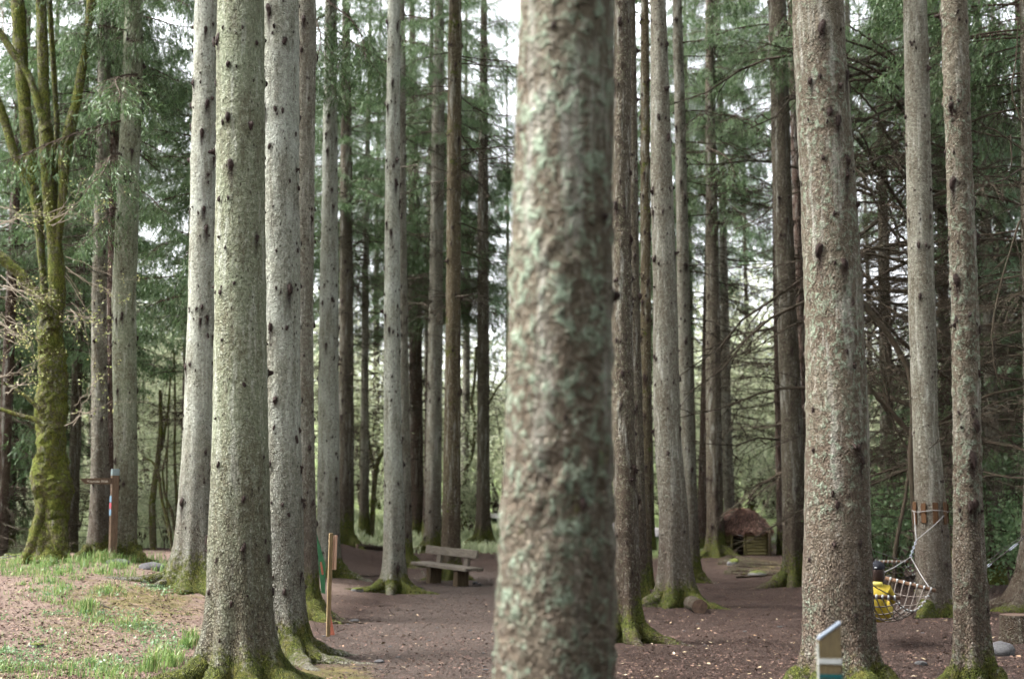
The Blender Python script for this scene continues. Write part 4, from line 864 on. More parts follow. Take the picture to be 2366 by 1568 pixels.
#%%OBJECTS
# ------------------------------------------------------------------ bench
def bench():
    th = math.radians(-50); x, y = at(1031, 1340, 30.3)[0], 30.3; z = gz(x, y)
    o = thing('park_bench', 'weathered wooden bench with plank back beside the mossy trunk', 'bench', (x, y, z - .03), th); o.rotation_euler = (0, math.radians(2.6), th)
    L = 1.9
    for sx in (-.47, .47):
        add_box(MB(), (0, 0, 0), (1, 1, 1)); mb = MB(); add_box(mb, (sx, .02, .17), (.15, .30, .40), bev=.008); mb.build('leg', M_WOOD_DARK, o, False)
        mb = MB(); add_box(mb, (sx, .17, .56), (.13, .07, .40), rotx(-.10), bev=.006); mb.build('back_post', M_WOOD_OLD, o, False)
    for k, yy in enumerate((-.165, .0, .165)):
        mb = MB(); add_box(mb, (0, yy - .01, .405 + .004 * (k % 2)), (L, .155, .07), bev=.01, jit=.003); mb.build('seat_plank', M_WOOD_OLD, o, False)
    mb = MB(); add_box(mb, (-.02, .125, .70), (L - .12, .05, .17), rotx(-.10), bev=.008, jit=.002); mb.build('back_plank', M_WOOD_OLD, o, False)
bench()
# ------------------------------------------------------------------ fingerpost
def fingerpost():
    y = 24.3; x = at(260, 1280, y)[0]; z = gz(x, y); top = zof(1098, y) - z
    o = thing('fingerpost', 'brown wooden fingerpost with pointed board and colour bands', 'sign', (x, y, z), math.radians(30))
    mb = MB(); add_box(mb, (0, 0, top / 2 - .1), (.12, .12, top + .2), bev=.006); mb.build('post', M_SIGN, o, False)
    mb = MB(); add_box(mb, (0, 0, top + .055), (.122, .122, .108), bev=.006); mb.build('cap', simple('pale_blue_cap', lin(132, 146, 146), lin(110, 124, 126), 6, .7), o, False)
    Lb, hb = .54, .105; zc = zof(1111, y) - z; tip = .09
    prof = [(-.06, -hb / 2), (-.06, hb / 2), (-.06 - Lb, hb / 2 - .015), (-.06 - Lb + tip, -hb / 2)]
    V = [[px, yy - .045, pz + zc] for yy in (-.02, .02) for px, pz in prof]
    mb = MB(); mb.add(V, [[0, 1, 2, 3], [7, 6, 5, 4], [0, 4, 5, 1], [1, 5, 6, 2], [2, 6, 7, 3], [3, 7, 4, 0]]); bd = mb.build('finger_board', M_SIGN, o, False)
    cu = bpy.data.curves.new('lettering', 'FONT'); cu.body = 'Riverside Walk'; cu.size = .058; cu.extrude = .002; cu.align_x = 'CENTER'; cu.align_y = 'CENTER'
    tmp = bpy.data.objects.new('tmp', cu); me = bpy.data.meshes.new_from_object(tmp); bpy.data.objects.remove(tmp); me.materials.clear(); me.materials.append(M_LETTER)
    link('lettering', me, bd, (-.06 - Lb * .46, -.0685, zc - .008), (math.pi / 2, 0, 0))
    for k, (m, v) in enumerate(((M_BLUE, 1152), (M_RED, 1168), (M_BLUE, 1183))):
        zz = zof(v, y) - z; mb = MB(); add_box(mb, (-.063, 0, zz), (.006, .115, .105)); mb.build('colour_band', m, o, False)
fingerpost()
# ------------------------------------------------------------------ timber stake with small board, green board, waymark post
def stake():
    y = 18.2; b = at(758, 1465, y); z = gz(b[0], y); t = at(765, 1231, y); H = t[2] - z
    o = thing('timber_stake', 'new yellow timber stake with a small board seen edge-on', 'stake', (b[0], y, z)); lean = math.atan((t[0] - b[0]) / H)
    R = roty(lean) @ rotz(math.radians(18))
    mb = MB(); add_box(mb, roty(lean) @ np.array([0, 0, H / 2 - .1]), (.048, .048, H + .2), R, bev=.003); mb.build('post', M_WOOD_NEW, o, False)
    c = at(772, 1276, y) - np.array([b[0], y, z]); mb = MB(); add_box(mb, c + np.array([0, .08, 0]), (.024, .11, .43), roty(lean * 1.5) @ rotz(math.radians(-8)), bev=.003); mb.build('board', M_WOOD_PINK, o, False)
    w0 = at(768, 1440, y + .25) - np.array([b[0], y, z]); w0[2] = gz(b[0] + w0[0], y + .25) - z
    V = [[-.03, -.02, -.02], [.035, -.02, -.02], [-.02, -.02, .24], [-.03, .02, -.02], [.035, .02, -.02], [-.02, .02, .24]]
    mb = MB(); mb.add(np.array(V) + w0, [[0, 1, 4, 3], [1, 2, 5, 4], [2, 0, 3, 5]]); mb.F3.append(np.array([[0, 2, 1], [3, 4, 5]])); mb.m3.append(np.zeros(2, int)); mb.build('wedge', M_WOOD_RED, o, False)
stake()
def green_board():
    y = 25.6; P = [at(u, v, y) for u, v in ((729, 1236), (742, 1378), (751, 1380), (751, 1312))]; b = P[1].copy(); b[2] = gz(b[0], y)
    o = thing('painted_board', 'green painted board propped upright behind the yellow stake', 'board', tuple(b)); dz = b[2] - min(P[1][2], P[2][2])
    V = [list(p - b + np.array([0, dy, dz])) for dy in (0, .05) for p in P]
    mb = MB(); mb.add(V, [[0, 1, 2, 3], [7, 6, 5, 4], [0, 4, 5, 1], [1, 5, 6, 2], [2, 6, 7, 3], [3, 7, 4, 0]]); mb.build('panel', M_PAINT_GREEN, o, False)
    q = [at(u, v, y - .004) for u, v in ((739, 1307), (743, 1336), (748, 1336), (743, 1307))]
    mb = MB(); mb.add([list(p - b + np.array([0, 0, dz])) for p in q], [[0, 1, 2, 3]]); mb.build('pink_stripe', M_WOOD_RED, o, False)
green_board()
def waymark():
    y = 8.0; x = at(1916, 1500, y)[0]; z = gz(x, y); H = zof(1440, y) - z
    o = thing('waymark_post', 'short square waymark post with slanted top and white and teal bands', 'post', (x, y, z), math.radians(-8))
    wv = .118; h0 = zof(1478, y) - z; d = wv / 2
    def block(z0, z1l, z1r, g=0.0):
        e = d + g; return np.array([[-e, -e, z0], [e, -e, z0], [e, e, z0], [-e, e, z0], [-e, -e, z1l], [e, -e, z1r], [e, e, z1r], [-e, e, z1l]])
    FB = [[0, 3, 2, 1], [4, 5, 6, 7], [0, 1, 5, 4], [1, 2, 6, 5], [2, 3, 7, 6], [3, 0, 4, 7]]
    mb = MB(); mb.add(block(-.2, h0, H), FB); mb.build('post', M_POST, o, False)
    V = block(0, 0, 0, .002); c = np.array([[-d - .002, -d - .002, h0 + .002], [d + .002, -d - .002, H + .002], [d + .002, d + .002, H + .002], [-d - .002, d + .002, h0 + .002]])
    mb = MB(); mb.add(np.concatenate([c, c + np.array([0, 0, .012])]), [[0, 3, 2, 1], [4, 5, 6, 7], [0, 1, 5, 4], [1, 2, 6, 5], [2, 3, 7, 6], [3, 0, 4, 7]]); mb.build('top_cap', simple('grey_blue_top', lin(122, 130, 140), lin(96, 104, 114), 9, .6), o, False)
    for nm, v0, v1, m, gg in (('white_band', 1518, 1530, M_WHITE, .003), ('teal_band', 1554, 1563, M_TEAL, .003)):
        za, zb_ = zof(v1, y) - z, zof(v0, y) - z; mb = MB(); mb.add(block(za, zb_, zb_, gg), FB); mb.build(nm, m, o, False)
    za, zb_ = zof(1570, y) - z - .3, zof(1486, y) - z
    mb = MB(); add_box(mb, (-d - .003, 0, (za + zb_) / 2), (.005, wv * .98, zb_ - za)); mb.build('left_face_sheet', simple('pale_left_edge', lin(150, 152, 144), lin(120, 122, 114), 9, .7), o, False)  # thin pale sheet over the left face of the post
waymark()
# ------------------------------------------------------------------ thatched play hut
def hut():
    y = 40.0; x = at(1714, 1280, y)[0]; z = gz(x, y) - .03
    o = thing('thatched_hut', 'small log play hut with brown heather-thatched roof among the trunks', 'hut', (x, y, z), math.radians(-6)); o.scale = (.9, .9, .98)
    hw, hd, wh = .80, .68, .70
    nl = 8; r = wh / nl / 2
    def log(p0, p1, rr, m=M_LOGW):
        t = np.linspace(0, 1, 4)[:, None]; P = np.array(p0) + (np.array(p1) - np.array(p0)) * t
        mb = MB(); add_tube(mb, P, rr * np.array([1, 1.04, .97, 1]), 9); return mb.build('log', m, o)
    for k in range(nl):
        zz = r + k * 2 * r
        log((.10, -hd, zz), (hw - .06, -hd, zz), r * .98); log((-hw + .02, -hd, zz), (-.38, -hd, zz), r * .98)
        log((hw, -hd + .08, zz + r * .3), (hw, hd, zz + r * .3), r * .86, M_WOOD_DARK); log((-hw, -hd + .08, zz), (-hw, hd, zz), r * .95, M_WOOD_DARK); log((-hw + .03, hd, zz), (hw - .03, hd, zz), r * .95, M_WOOD_DARK)
    for px in (.055, -.34, hw + .01):
        mb = MB(); add_tube(mb, [(px, -hd - .03, -.15), (px, -hd - .03, .35), (px, -hd - .03, wh + .05)], .045, 9); mb.build('post', M_LOGW if px < .5 else M_WOOD_DARK, o)
    # roof: rounded hipped thatch
    S = 40; prof = [(1.12, .60), (1.16, .66), (1.08, .76), (.86, .98), (.58, 1.16), (.34, 1.25), (.0, 1.29)]; V = []
    for k, (f, zz) in enumerate(prof):
        for j in range(S):
            a = 2 * math.pi * j / S; c, s = math.cos(a), math.sin(a); n = (abs(c) ** 4 + abs(s) ** 4) ** -.25 if k < 3 else (abs(c) ** 2.6 + abs(s) ** 2.6) ** (-1 / 2.6)
            V.append([hw * f * n * c, hd * f * n * s * 1.05, zz + rng.uniform(-.015, .015)])
    I = np.arange(len(prof) * S).reshape(-1, S); J = np.roll(I, -1, 1); V = np.array(V)
    rf = MB(); rf.add(V, np.stack([I[:-1].ravel(), J[:-1].ravel(), J[1:].ravel(), I[1:].ravel()], 1)); ro = rf.build('roof', M_THATCH_BASE, o)
    rg = np.random.default_rng(2); N = 9000; k = rg.integers(0, len(prof) - 1, N); j = rg.integers(0, S, N); f, e = rg.random(N)[:, None], rg.random(N)[:, None]
    A = V[k * S + j] * (1 - e) + V[k * S + (j + 1) % S] * e; B = V[(k + 1) * S + j] * (1 - e) + V[(k + 1) * S + (j + 1) % S] * e; P = A * (1 - f) + B * f
    D = A - B; D /= np.maximum(np.linalg.norm(D, axis=1, keepdims=True), 1e-5); D = D + rg.normal(0, .35, (N, 3)) + P * np.array([.25, .25, 0]); D /= np.linalg.norm(D, axis=1, keepdims=True)
    mb = MB(); s = np.cross(D, rg.normal(size=(N, 3))); s /= np.linalg.norm(s, axis=1, keepdims=True); l = rg.uniform(.04, .12, N)[:, None]
    mb.add(np.stack([P - s * .006, P + s * .006, P + D * l + s * .003, P + D * l - s * .003], 1).reshape(-1, 3), np.arange(N * 4).reshape(-1, 4), rnd=np.repeat(rg.random(N), 4)); tag(mb.build('thatch', M_THATCH, ro, False), kind='stuff')
hut()
# ------------------------------------------------------------------ hammocks
def net_hammock(name, label, F0, F1, N0, N1, sag, nw, nl, ring_f, ring_n, cord, light_loops=True, side=0):
    F0, F1, N0, N1 = map(np.array, (F0, F1, N0, N1)); base = (F0 + F1 + N0 + N1) / 4; base[2] = gz(base[0], base[1])
    o = thing(name, label, 'hammock', tuple(base)); B = base
    def S(s, t): # s across, t from far bar to near bar
        p = (F0 * (1 - s) + F1 * s) * (1 - t) + (N0 * (1 - s) + N1 * s) * t
        k = 4 * t * (1 - t); e = 4 * s * (1 - s); p = p + np.array([0, 0, -1]) * sag * k * (.55 + .45 * e); return p - B
    for a, b in ((F0, F1), (N0, N1)):
        d = nrm(b - a) * .07; mb = MB(); add_tube(mb, [a - d - B, (a + b) / 2 - B, b + d - B], .026, 9); br = mb.build('spreader_bar', M_BAR, o)
    mb = MB(); T = np.linspace(0, 1, 15)
    for i in range(nw + 1): V, F = tube([S(i / nw, t) for t in T], .008 if 0 < i < nw else .012, 4); mb.add(V, F)
    for j in range(1, nl): V, F = tube([S(s, j / nl) for s in np.linspace(0, 1, 9)], .008, 4); mb.add(V, F)
    mb.build('net', cord, o)
    me = None
    for t, (a, b) in ((0, (F0, F1)), (1, (N0, N1))):
        for i in range(nw + 1):
            p = S(i / nw, t)
            if me is None: mb = MB(); add_tube(mb, [(0, 0, -.035), (0, 0, .03)], .013, 6); me = mb.mesh('rope_loop', M_WHITE)
            link('rope_loop', me, o, tuple(p + np.array([0, -.025, 0])), (.5, 0, 0))
    for s in (0, 1):
        for j in range(1, nl):
            p = S(s, j / nl); link('rope_loop', me, o, tuple(p), (rng.uniform(-.4, .4), 1.2, 0), (.9, .9, .8))
    for ring, a, b in ((ring_f, F0, F1), (ring_n, N0, N1)):
        if ring is None: continue
        for e in (a, b):
            mid = (np.array(ring) + e) / 2 - B - np.array([0, 0, .015]); mb = MB(); add_tube(mb, [np.array(ring) - B, mid, e - B], .0065, 6); mb.build('rope', M_ROPE if ring is ring_f else M_NET, o)
    return o, B
T27 = TREES['T27']
ring = at(2104, 1286, 20.9)
F0, F1, N0, N1 = at(2026, 1330, 19.7), at(2150, 1361, 19.2), at(1952, 1374, 17.5), at(2066, 1380, 17.6)
ring_n = at(1975, 1322, 15.6)
ho, B = net_hammock('rope_hammock', 'brown rope net hammock with white ties holding the child', F0, F1, N0, N1, .40, 8, 10, ring, ring_n, M_NETL)
# suspension: short chain then a loop of rope round the slats of the trunk
zt = zof(1180, 22.5); cxx = float(T27['cx'](np.array(zt))); rt = float(T27['dia'](np.array(zt))) / 2 + .035
apex = at(2117, 1247, 21.4)
P = [np.array([cxx + rt * math.cos(a), 22.7 + rt * math.sin(a), zt + .02 * math.sin(a * 2)]) - B for a in np.linspace(math.radians(-5), math.radians(185 + 0), 14)]
mb = MB(); add_tube(mb, [np.array([cxx + rt * math.cos(a), 22.7 + rt * math.sin(a), zt + .012 * math.sin(a * 3)]) - B for a in np.linspace(0, 2 * math.pi, 28)], .007, 6)
for sgn in (-1, 1): add_tube(mb, [np.array([cxx + sgn * rt * .98, 22.66, zt]) - B, (np.array([cxx + sgn * rt * .98, 22.66, zt]) + apex) / 2 - B - np.array([0, 0, .02]), apex - B], .007, 6)
mb.build('tree_rope', M_ROPE, ho)
for k in range(8):
    p = apex * (1 - (k + .5) / 8) + ring * (k + .5) / 8; d = nrm(ring - apex); mb = MB(); A = np.linspace(0, 2 * math.pi, 11)
    nn = np.cross(d, [0, 1, 0] if k % 2 else [1, .3, 0]); nn = nrm(nn); add_tube(mb, [p - B + d * .034 * math.cos(a) + nn * .017 * math.sin(a) for a in A], .006, 5); mb.build('chain_link', M_STEEL, ho)
# wooden slats on the trunk
for k in range(9):
    a = -math.pi * .5 + (k - 4) * .7; zc = zof(1185, 22.5); c0 = float(T27['cx'](np.array(zc))); rr = float(T27['dia'](np.array(zc))) / 2 + .016
    mb = MB(); add_box(mb, (c0 - T27['x'] + rr * math.cos(a), rr * math.sin(a), zc - T27['z']), (.024, .085, .31 + .02 * (k % 3)), rotz(a), bev=.004); mb.build('slat', M_SLAT, T27['o'], False)
h2, B2 = net_hammock('rope_hammock', 'second net hammock hanging behind the one with the child', at(2022, 1297, 26.5), at(2090, 1297, 26.2), at(2085, 1345, 28.5), at(2150, 1352, 28.0), .16, 7, 9, at(1940, 1238, 25.5), None, M_NET)
# rope and chain of a further hammock at right
o = thing('hammock_rope', 'pale rope and chain slung from the right-edge spruce behind the slim trunk', 'rope', tuple(at(2290, 1330, 21.5))); b = np.array(o.location)
p0, p1, p2 = at(2195, 1342, 21.8), at(2275, 1312, 21.6), at(2400, 1210, 22.8)
mb = MB(); add_tube(mb, [p0 - b, (p0 + p1) / 2 - b - np.array([0, 0, .02]), p1 - b], .012, 6); add_tube(mb, [p1 - b, (p1 + p2) / 2 - b - np.array([0, 0, .03]), p2 - b], .010, 6); add_tube(mb, [at(2276, 1300, 21.6) - b, at(2310, 1275, 22) - b, p2 - b], .006, 5); mb.build('rope', M_NET, o)
for (f0, n_) in ((.05, 3), (.45, 7), (.78, 8)):
    for k in range(n_):
        p = p1 + (p2 - p1) * (f0 + k * .02) - np.array([0, 0, .03 * math.sin(math.pi * (f0 + k * .02))]); d = nrm(p2 - p1); nn = nrm(np.cross(d, [0, 1, 0] if k % 2 else [.3, .2, 1])); mb = MB()
        add_tube(mb, [p - b + d * .036 * math.cos(a) + nn * .018 * math.sin(a) for a in np.linspace(0, 2 * math.pi, 11)], .007, 5); mb.build('chain_link', M_STEEL, o)
# ------------------------------------------------------------------ child in the hammock, seen from behind
def skin_obj(name, verts, edges, radii, mat, parent, rootv=0, sub=2):
    me = bpy.data.meshes.new(name); me.from_pydata([tuple(map(float, v)) for v in verts], edges, []); me.materials.append(mat); o = link(name, me, parent)
    m = o.modifiers.new('skin', 'SKIN'); m.use_smooth_shade = True
    if not me.skin_vertices: me.attributes  # layer is created with the modifier
    sv = me.skin_vertices[0].data if len(me.skin_vertices) else None
    if sv is None:
        bpy.context.view_layer.objects.active = o; bpy.ops.mesh.customdata_skin_add(); sv = me.skin_vertices[0].data
    for k, r in enumerate(radii): sv[k].radius = (r, r) if not isinstance(r, tuple) else r; sv[k].use_root = (k == rootv)
    s = o.modifiers.new('sub', 'SUBSURF'); s.levels = sub; s.render_levels = sub; return o
def child():
    hip = at(2031, 1418, 18.5); o = thing('person', 'child in yellow jacket and black cap sitting in the net hammock, back turned', 'person', tuple(hip))
    # local frame: child faces away and slightly right (+y)
    sp = [(0, 0, 0), (0, -.03, .10), (0, -.05, .21), (0, -.04, .31), (0, -.03, .36), (0, -.015, .41)]
    V = list(sp); E = [(0, 1), (1, 2), (2, 3), (3, 4), (4, 5)]; R = [.115, .105, .11, .10, .05, .045]
    for sx in (-1, 1):
        b = len(V); V += [(sx * .115, -.03, .315), (sx * .165, .03, .18), (sx * .14, .17, .10), (sx * .12, .24, .12)]; R += [.052, .043, .034, .026]; E += [(3, b), (b, b + 1), (b + 1, b + 2), (b + 2, b + 3)]
        b = len(V); V += [(sx * .07, .03, -.02), (sx * .10, .24, .08), (sx * .09, .42, -.10), (sx * .09, .50, -.12)]; R += [.085, .062, .045, .036]; E += [(0, b), (b, b + 1), (b + 1, b + 2), (b + 2, b + 3)]
    skin_obj('body', V, E, R, M_YELLOW, o)
    # hands with separate fingers
    for sx in (-1, 1):
        w0 = np.array([sx * .12, .25, .122]); V = [w0, w0 + [0, .045, .004]]; E = [(0, 1)]; R = [.018, .020]
        for k in range(4):
            q = w0 + np.array([(k - 1.5) * .0125, .058, .004]); b = len(V); ln = (.020, .024, .023, .018)[k]
            V += [q, q + [0, ln, -.004], q + [0, ln * 1.5, -.018], q + [0, ln * 1.4, -.032]]; R += [.0075, .007, .0065, .0055]; E += [(1, b), (b, b + 1), (b + 1, b + 2), (b + 2, b + 3)]
        b = len(V); V += [w0 + [-sx * .02, .022, 0], w0 + [-sx * .034, .042, -.006], w0 + [-sx * .034, .056, -.018]]; R += [.008, .0075, .006]; E += [(0, b), (b, b + 1), (b + 1, b + 2)]
        skin_obj('hand', V, E, R, M_SKIN, o, 0, 1)
        mb = MB(); P = np.array([[sx * .09, .47, -.11], [sx * .09, .52, -.125], [sx * .092, .60, -.09], [sx * .093, .64, -.05]]); add_tube(mb, P, [.034, .042, .036, .016], 9); mb.build('shoe', M_DARK, o)
    import bmesh
    def ball(name, c, s, mat, par, f=None, sub=3):
        bm = bmesh.new(); bmesh.ops.create_icosphere(bm, subdivisions=sub, radius=1); V = np.array([v.co[:] for v in bm.verts]); F = np.array([[v.index for v in q.verts] for q in bm.faces]); bm.free()
        if f is not None: V = f(V)
        mb = MB(); mb.add(V * np.array(s) + np.array(c), F); return mb.build(name, mat, par)
    hc = np.array([.0, .0, .515])
    def headf(V):
        V = V.copy(); jaw = np.clip(-V[:, 2], 0, 1); V[:, 0] *= 1 - .28 * jaw; V[:, 1] *= 1 - .10 * jaw; return V
    hd = ball('head', hc, (.072, .085, .100), M_SKIN, o, headf)
    ball('nose', hc + [0, .087, -.012], (.010, .014, .015), M_SKIN, hd, None, 2)
    for sx in (-1, 1):
        ball('eye', hc + [sx * .027, .076, .005], (.011, .008, .008), M_WHITE, hd, None, 2); ball('pupil', hc + [sx * .027, .0825, .005], (.005, .003, .005), M_DARK, hd, None, 2); ball('ear', hc + [sx * .071, -.004, -.005], (.008, .017, .025), M_SKIN, hd, None, 2)
    ball('mouth', hc + [0, .078, -.046], (.020, .006, .006), M_RED, hd, None, 2)
    def hairf(V):
        V = V.copy(); lo = V[:, 2] < 0; V[lo, 2] *= 1.75; fr = V[:, 1] > .35; V[fr, 1] = .35 + (V[fr, 1] - .35) * .1; V += (fbm(V * np.array([9, 9, 2]), 2, 2) * .05)[:, None]; V[:, 0] *= 1 + .12 * np.clip(-V[:, 2], 0, 1.2); return V
    ball('hair', hc + [0, -.018, -.012], (.084, .088, .098), M_HAIR, o, hairf)
    cp = ball('cap', hc + [0, -.004, .035], (.089, .100, .085), M_CAP, o, lambda V: np.where(V[:, 2:3] < -.1, V * [1, 1, 0] + [0, 0, -.1], V))
    ball('peak', hc + [0, .115, .03], (.062, .065, .010), M_CAP, cp, None, 2); ball('strap_gap', hc + [-.012, -.105, .048], (.018, .006, .010), M_WHITE, cp, None, 2)
    V = [(0, -.028, .395), (0, -.045, .33), (0, -.06, .25), (0, -.05, .16)]
    skin_obj('hood', [(-.06, -.05, .375), (0, -.085, .355), (.06, -.05, .375)], [(0, 1), (1, 2)], [.028, .04, .028], M_YELPALE, o, 1)
    o.rotation_euler = (math.radians(6), 0, math.radians(-18)); o.scale = (1.08, 1.08, 1.08)
child()
# ------------------------------------------------------------------ logs, stumps, stones
def cut_log(name, label, a, b, r, mat=M_WOOD_DARK, cat='log'):
    a, b = np.array(a), np.array(b); o = thing(name, label, cat, tuple(a)); t = np.linspace(0, 1, 9)[:, None]; V, F = tube((b - a) * t, r * (1 + .05 * np.sin(np.arange(9) * 1.7)), 18); V += (fbm(V * 12, 3, 3) * .015)[:, None]
    mb = MB(); mb.add(V, F, moss=.2, low=1.0, stain=0.0); mb.build('bark', BARK['brown'], o)
    for e, off in ((0, -1), (1, 1)):
        ring_ = V[:18] if e == 0 else V[-18:]; c = ring_.mean(0); d = nrm(b - a) * off * .004; W = np.concatenate([[c + d], ring_ + d]); Ft = np.array([[0, k + 1, (k + 1) % 18 + 1] for k in range(18)]); mb = MB(); mb.add(W, Ft); mb.build('cut_end', M_ENDGRAIN, o, False)
    return o
a, b = at(1596, 1397, 23.6), at(1617, 1397, 22.7); a[2] = gz(a[0], 23.6) + .10; b[2] = gz(b[0], 22.7) + .10
cut_log('cut_log', 'short cut log lying at the foot of the stout grey trunk', a, b, .115)
a, b = at(826, 1262, 41.5), at(890, 1256, 42.3); a[2] = gz(a[0], 41.5) + .07; b[2] = gz(b[0], 42.3) + .08
cut_log('fallen_log', 'thin dark fallen log on the grass edge left of the bright trunk', a, b, .06)
def stump():
    y = 18.2; x = at(2354, 1470, y)[0]; z = gz(x, y); o = thing('tree_stump', 'low cut tree stump at the right edge behind the boulder', 'stump', (x, y, z)); S = 28
    zs = [-.1, .02, .1, .2, .30, .34]; V = []
    for zz in zs:
        for k in range(S):
            a = 2 * math.pi * k / S; r = .225 * (1 + .18 * math.exp(-max(zz, 0) / .08) * (1 + .5 * math.sin(a * 4)) + .03 * math.sin(a * 7 + zz * 9) + .02 * math.sin(a * 13)); V.append([r * math.cos(a), r * math.sin(a), zz])
    V = np.array(V); I = np.arange(len(zs) * S).reshape(-1, S); J = np.roll(I, -1, 1)
    mb = MB(); mb.add(V, np.stack([I[:-1].ravel(), J[:-1].ravel(), J[1:].ravel(), I[1:].ravel()], 1), moss=.1, low=1.0, stain=0.0); mb.build('bark', BARK['brown'], o)
    W = np.concatenate([[[0, 0, .345]], V[-S:] + [0, 0, .003]]); mb = MB(); mb.add(W, np.array([[0, k + 1, (k + 1) % S + 1] for k in range(S)])); mb.build('cut_top', M_ENDGRAIN, o, False)
stump()
M_ROCKP = simple('plain_stone', lin(98, 97, 96), lin(70, 69, 71), 4, bs=.6, bd=.02)
ROCKS = [rock_mesh('stone', k + 1, M_ROCKP, 3, (1, .8, .55), .3) for k in range(5)]; ROCKSM = [rock_mesh('stone', k + 1, M_ROCK, 3, (1, .8, .55), .3) for k in range(5)]
def stone(u, v, wpx, label, var=0, y=None, hs=1.0, group=None, name='stone', mat=None):
    if y is None: p = hit(u, v); y = p[1]
    else: p = at(u, v, y)
    r = wpx / FPX * y / 2; o = link(name, (ROCKSM if 'moss' in label else ROCKS)[var % 5], None, (p[0], y, gz(p[0], y) + r * .18 * hs), (0, 0, var * 1.3), (r, r, r * hs))
    return tag(o, label, 'stone', group)
stone(348, 1302, 62, 'flat grey stone in the grass between fingerpost and flared trunk', 0, 23.3, .8)
stone(2312, 1494, 80, 'grey rounded boulder in front of the stump at right', 1, 16.6, 1.0)
stone(2128, 1536, 30, 'small dark stone on bare soil between the right-hand trunks', 2)
stone(826, 1366, 30, 'small mossy stone left of the slender bright trunk', 3)
stone(1693, 1296, 34, 'mossy green boulder under the roots left of the hut', 4, 36.5, 1.2)
stone(1748, 1312, 44, 'low mossy boulder beside the dark trunk right of the hut', 0, 34.0, .8)
stone(1098, 1348, 16, 'small dark stone at the right foot of the bench', 1)
stone(1109, 1352, 12, 'pale blue-grey pebble by the right foot of the bench', 2)
stone(1122, 1548, 18, 'pale flat pebble on the path by the central trunk', 3, None, .4)
stone(875, 1530, 30, 'half-buried grey stone on the path right of the foreground roots', 4, None, .6)
stone(820, 1436, 26, 'dark half-buried stone on the path beside the yellow stake', 1, None, .5)
stone(395, 1516, 40, 'pale flat stone set in the bank left of the foreground trunk', 2, None, .4)
stone(85, 1494, 36, 'dark mossy stone in the bank at lower left', 3, None, .8)
stone(270, 1292, 60, 'pale grass-grown stone on the crest below the fingerpost', 0, 24.0, .6)
for k, (u, v) in enumerate(((12, 1282), (30, 1288), (48, 1284), (20, 1292), (58, 1290), (5, 1290))):
    stone(u, v, 22, 'grey cobble at the stream edge beside the mossy tree', k, 26.0 + .3 * k, .7, 'cobbles at the stream edge')
r3 = random.Random(8)
for k in range(26):
    u, v = (r3.uniform(700, 1140), r3.uniform(1440, 1560)) if k < 18 else (r3.uniform(1440, 2150), r3.uniform(1440, 1560))
    stone(u, v, r3.uniform(6, 14), 'small pebble lying in the brown leaf litter', k, None, .6, 'pebbles in the leaf litter', 'pebble')
def stick(u0, v0, u1, v1, r, label):
    a, b = hit(u0, v0), hit(u1, v1); t = np.linspace(0, 1, 9); P = [[a[0] + (b[0] - a[0]) * q, a[1] + (b[1] - a[1]) * q, 0] for q in t]
    o = thing('fallen_stick', label, 'stick', tuple(a)); Q = np.array([[p[0] - a[0] + .02 * math.sin(k * 1.9), p[1] - a[1], gz(p[0], p[1]) - a[2] + r * .9 + .015 * math.sin(k * 2.3)] for k, p in enumerate(P)])
    mb = MB(); add_tube(mb, Q, np.linspace(r, r * .5, 9), 7); mb.build('stick', M_DEAD, o)
stick(975, 1322, 1000, 1344, .025, 'grey bare stick on the ground left of the bench')
stick(790, 1330, 895, 1334, .02, 'long thin stick lying across the path behind the stake')
stick(205, 1388, 252, 1405, .02, 'dark stick on the mossy bank below the fingerpost')
stick(765, 1441, 840, 1440, .015, 'thin stick on the litter at the foot of the stake')
stick(1700, 1335, 1800, 1330, .03, 'dark exposed root-like stick in front of the hut')
# exposed roots on the mound by the hut
for k in range(9):
    rg = np.random.default_rng(k); u0, v0 = 1690 + rg.uniform(-10, 30), 1285 + rg.uniform(0, 20)
    a = at(u0, v0, 36.5 - k * .4); x0, y0 = a[0], 38.5 - k * .5; L_ = rg.uniform(.8, 1.8); P = []
    for q in np.linspace(0, 1, 9):
        xx, yy = x0 + L_ * q, y0 - .5 * q + .1 * math.sin(q * 6 + k); P.append([xx, yy, gz(xx, yy) + .03 - .05 * q])
    P = np.array(P); mb = MB(); add_tube(mb, P - np.array([TREES['T23']['x'], TREES['T23']['y'], TREES['T23']['z']]), np.linspace(.06, .02, 9), 8, moss=.35, low=1.0, stain=0.0); mb.build('root', BARK['brown'], TREES['T23']['o'])
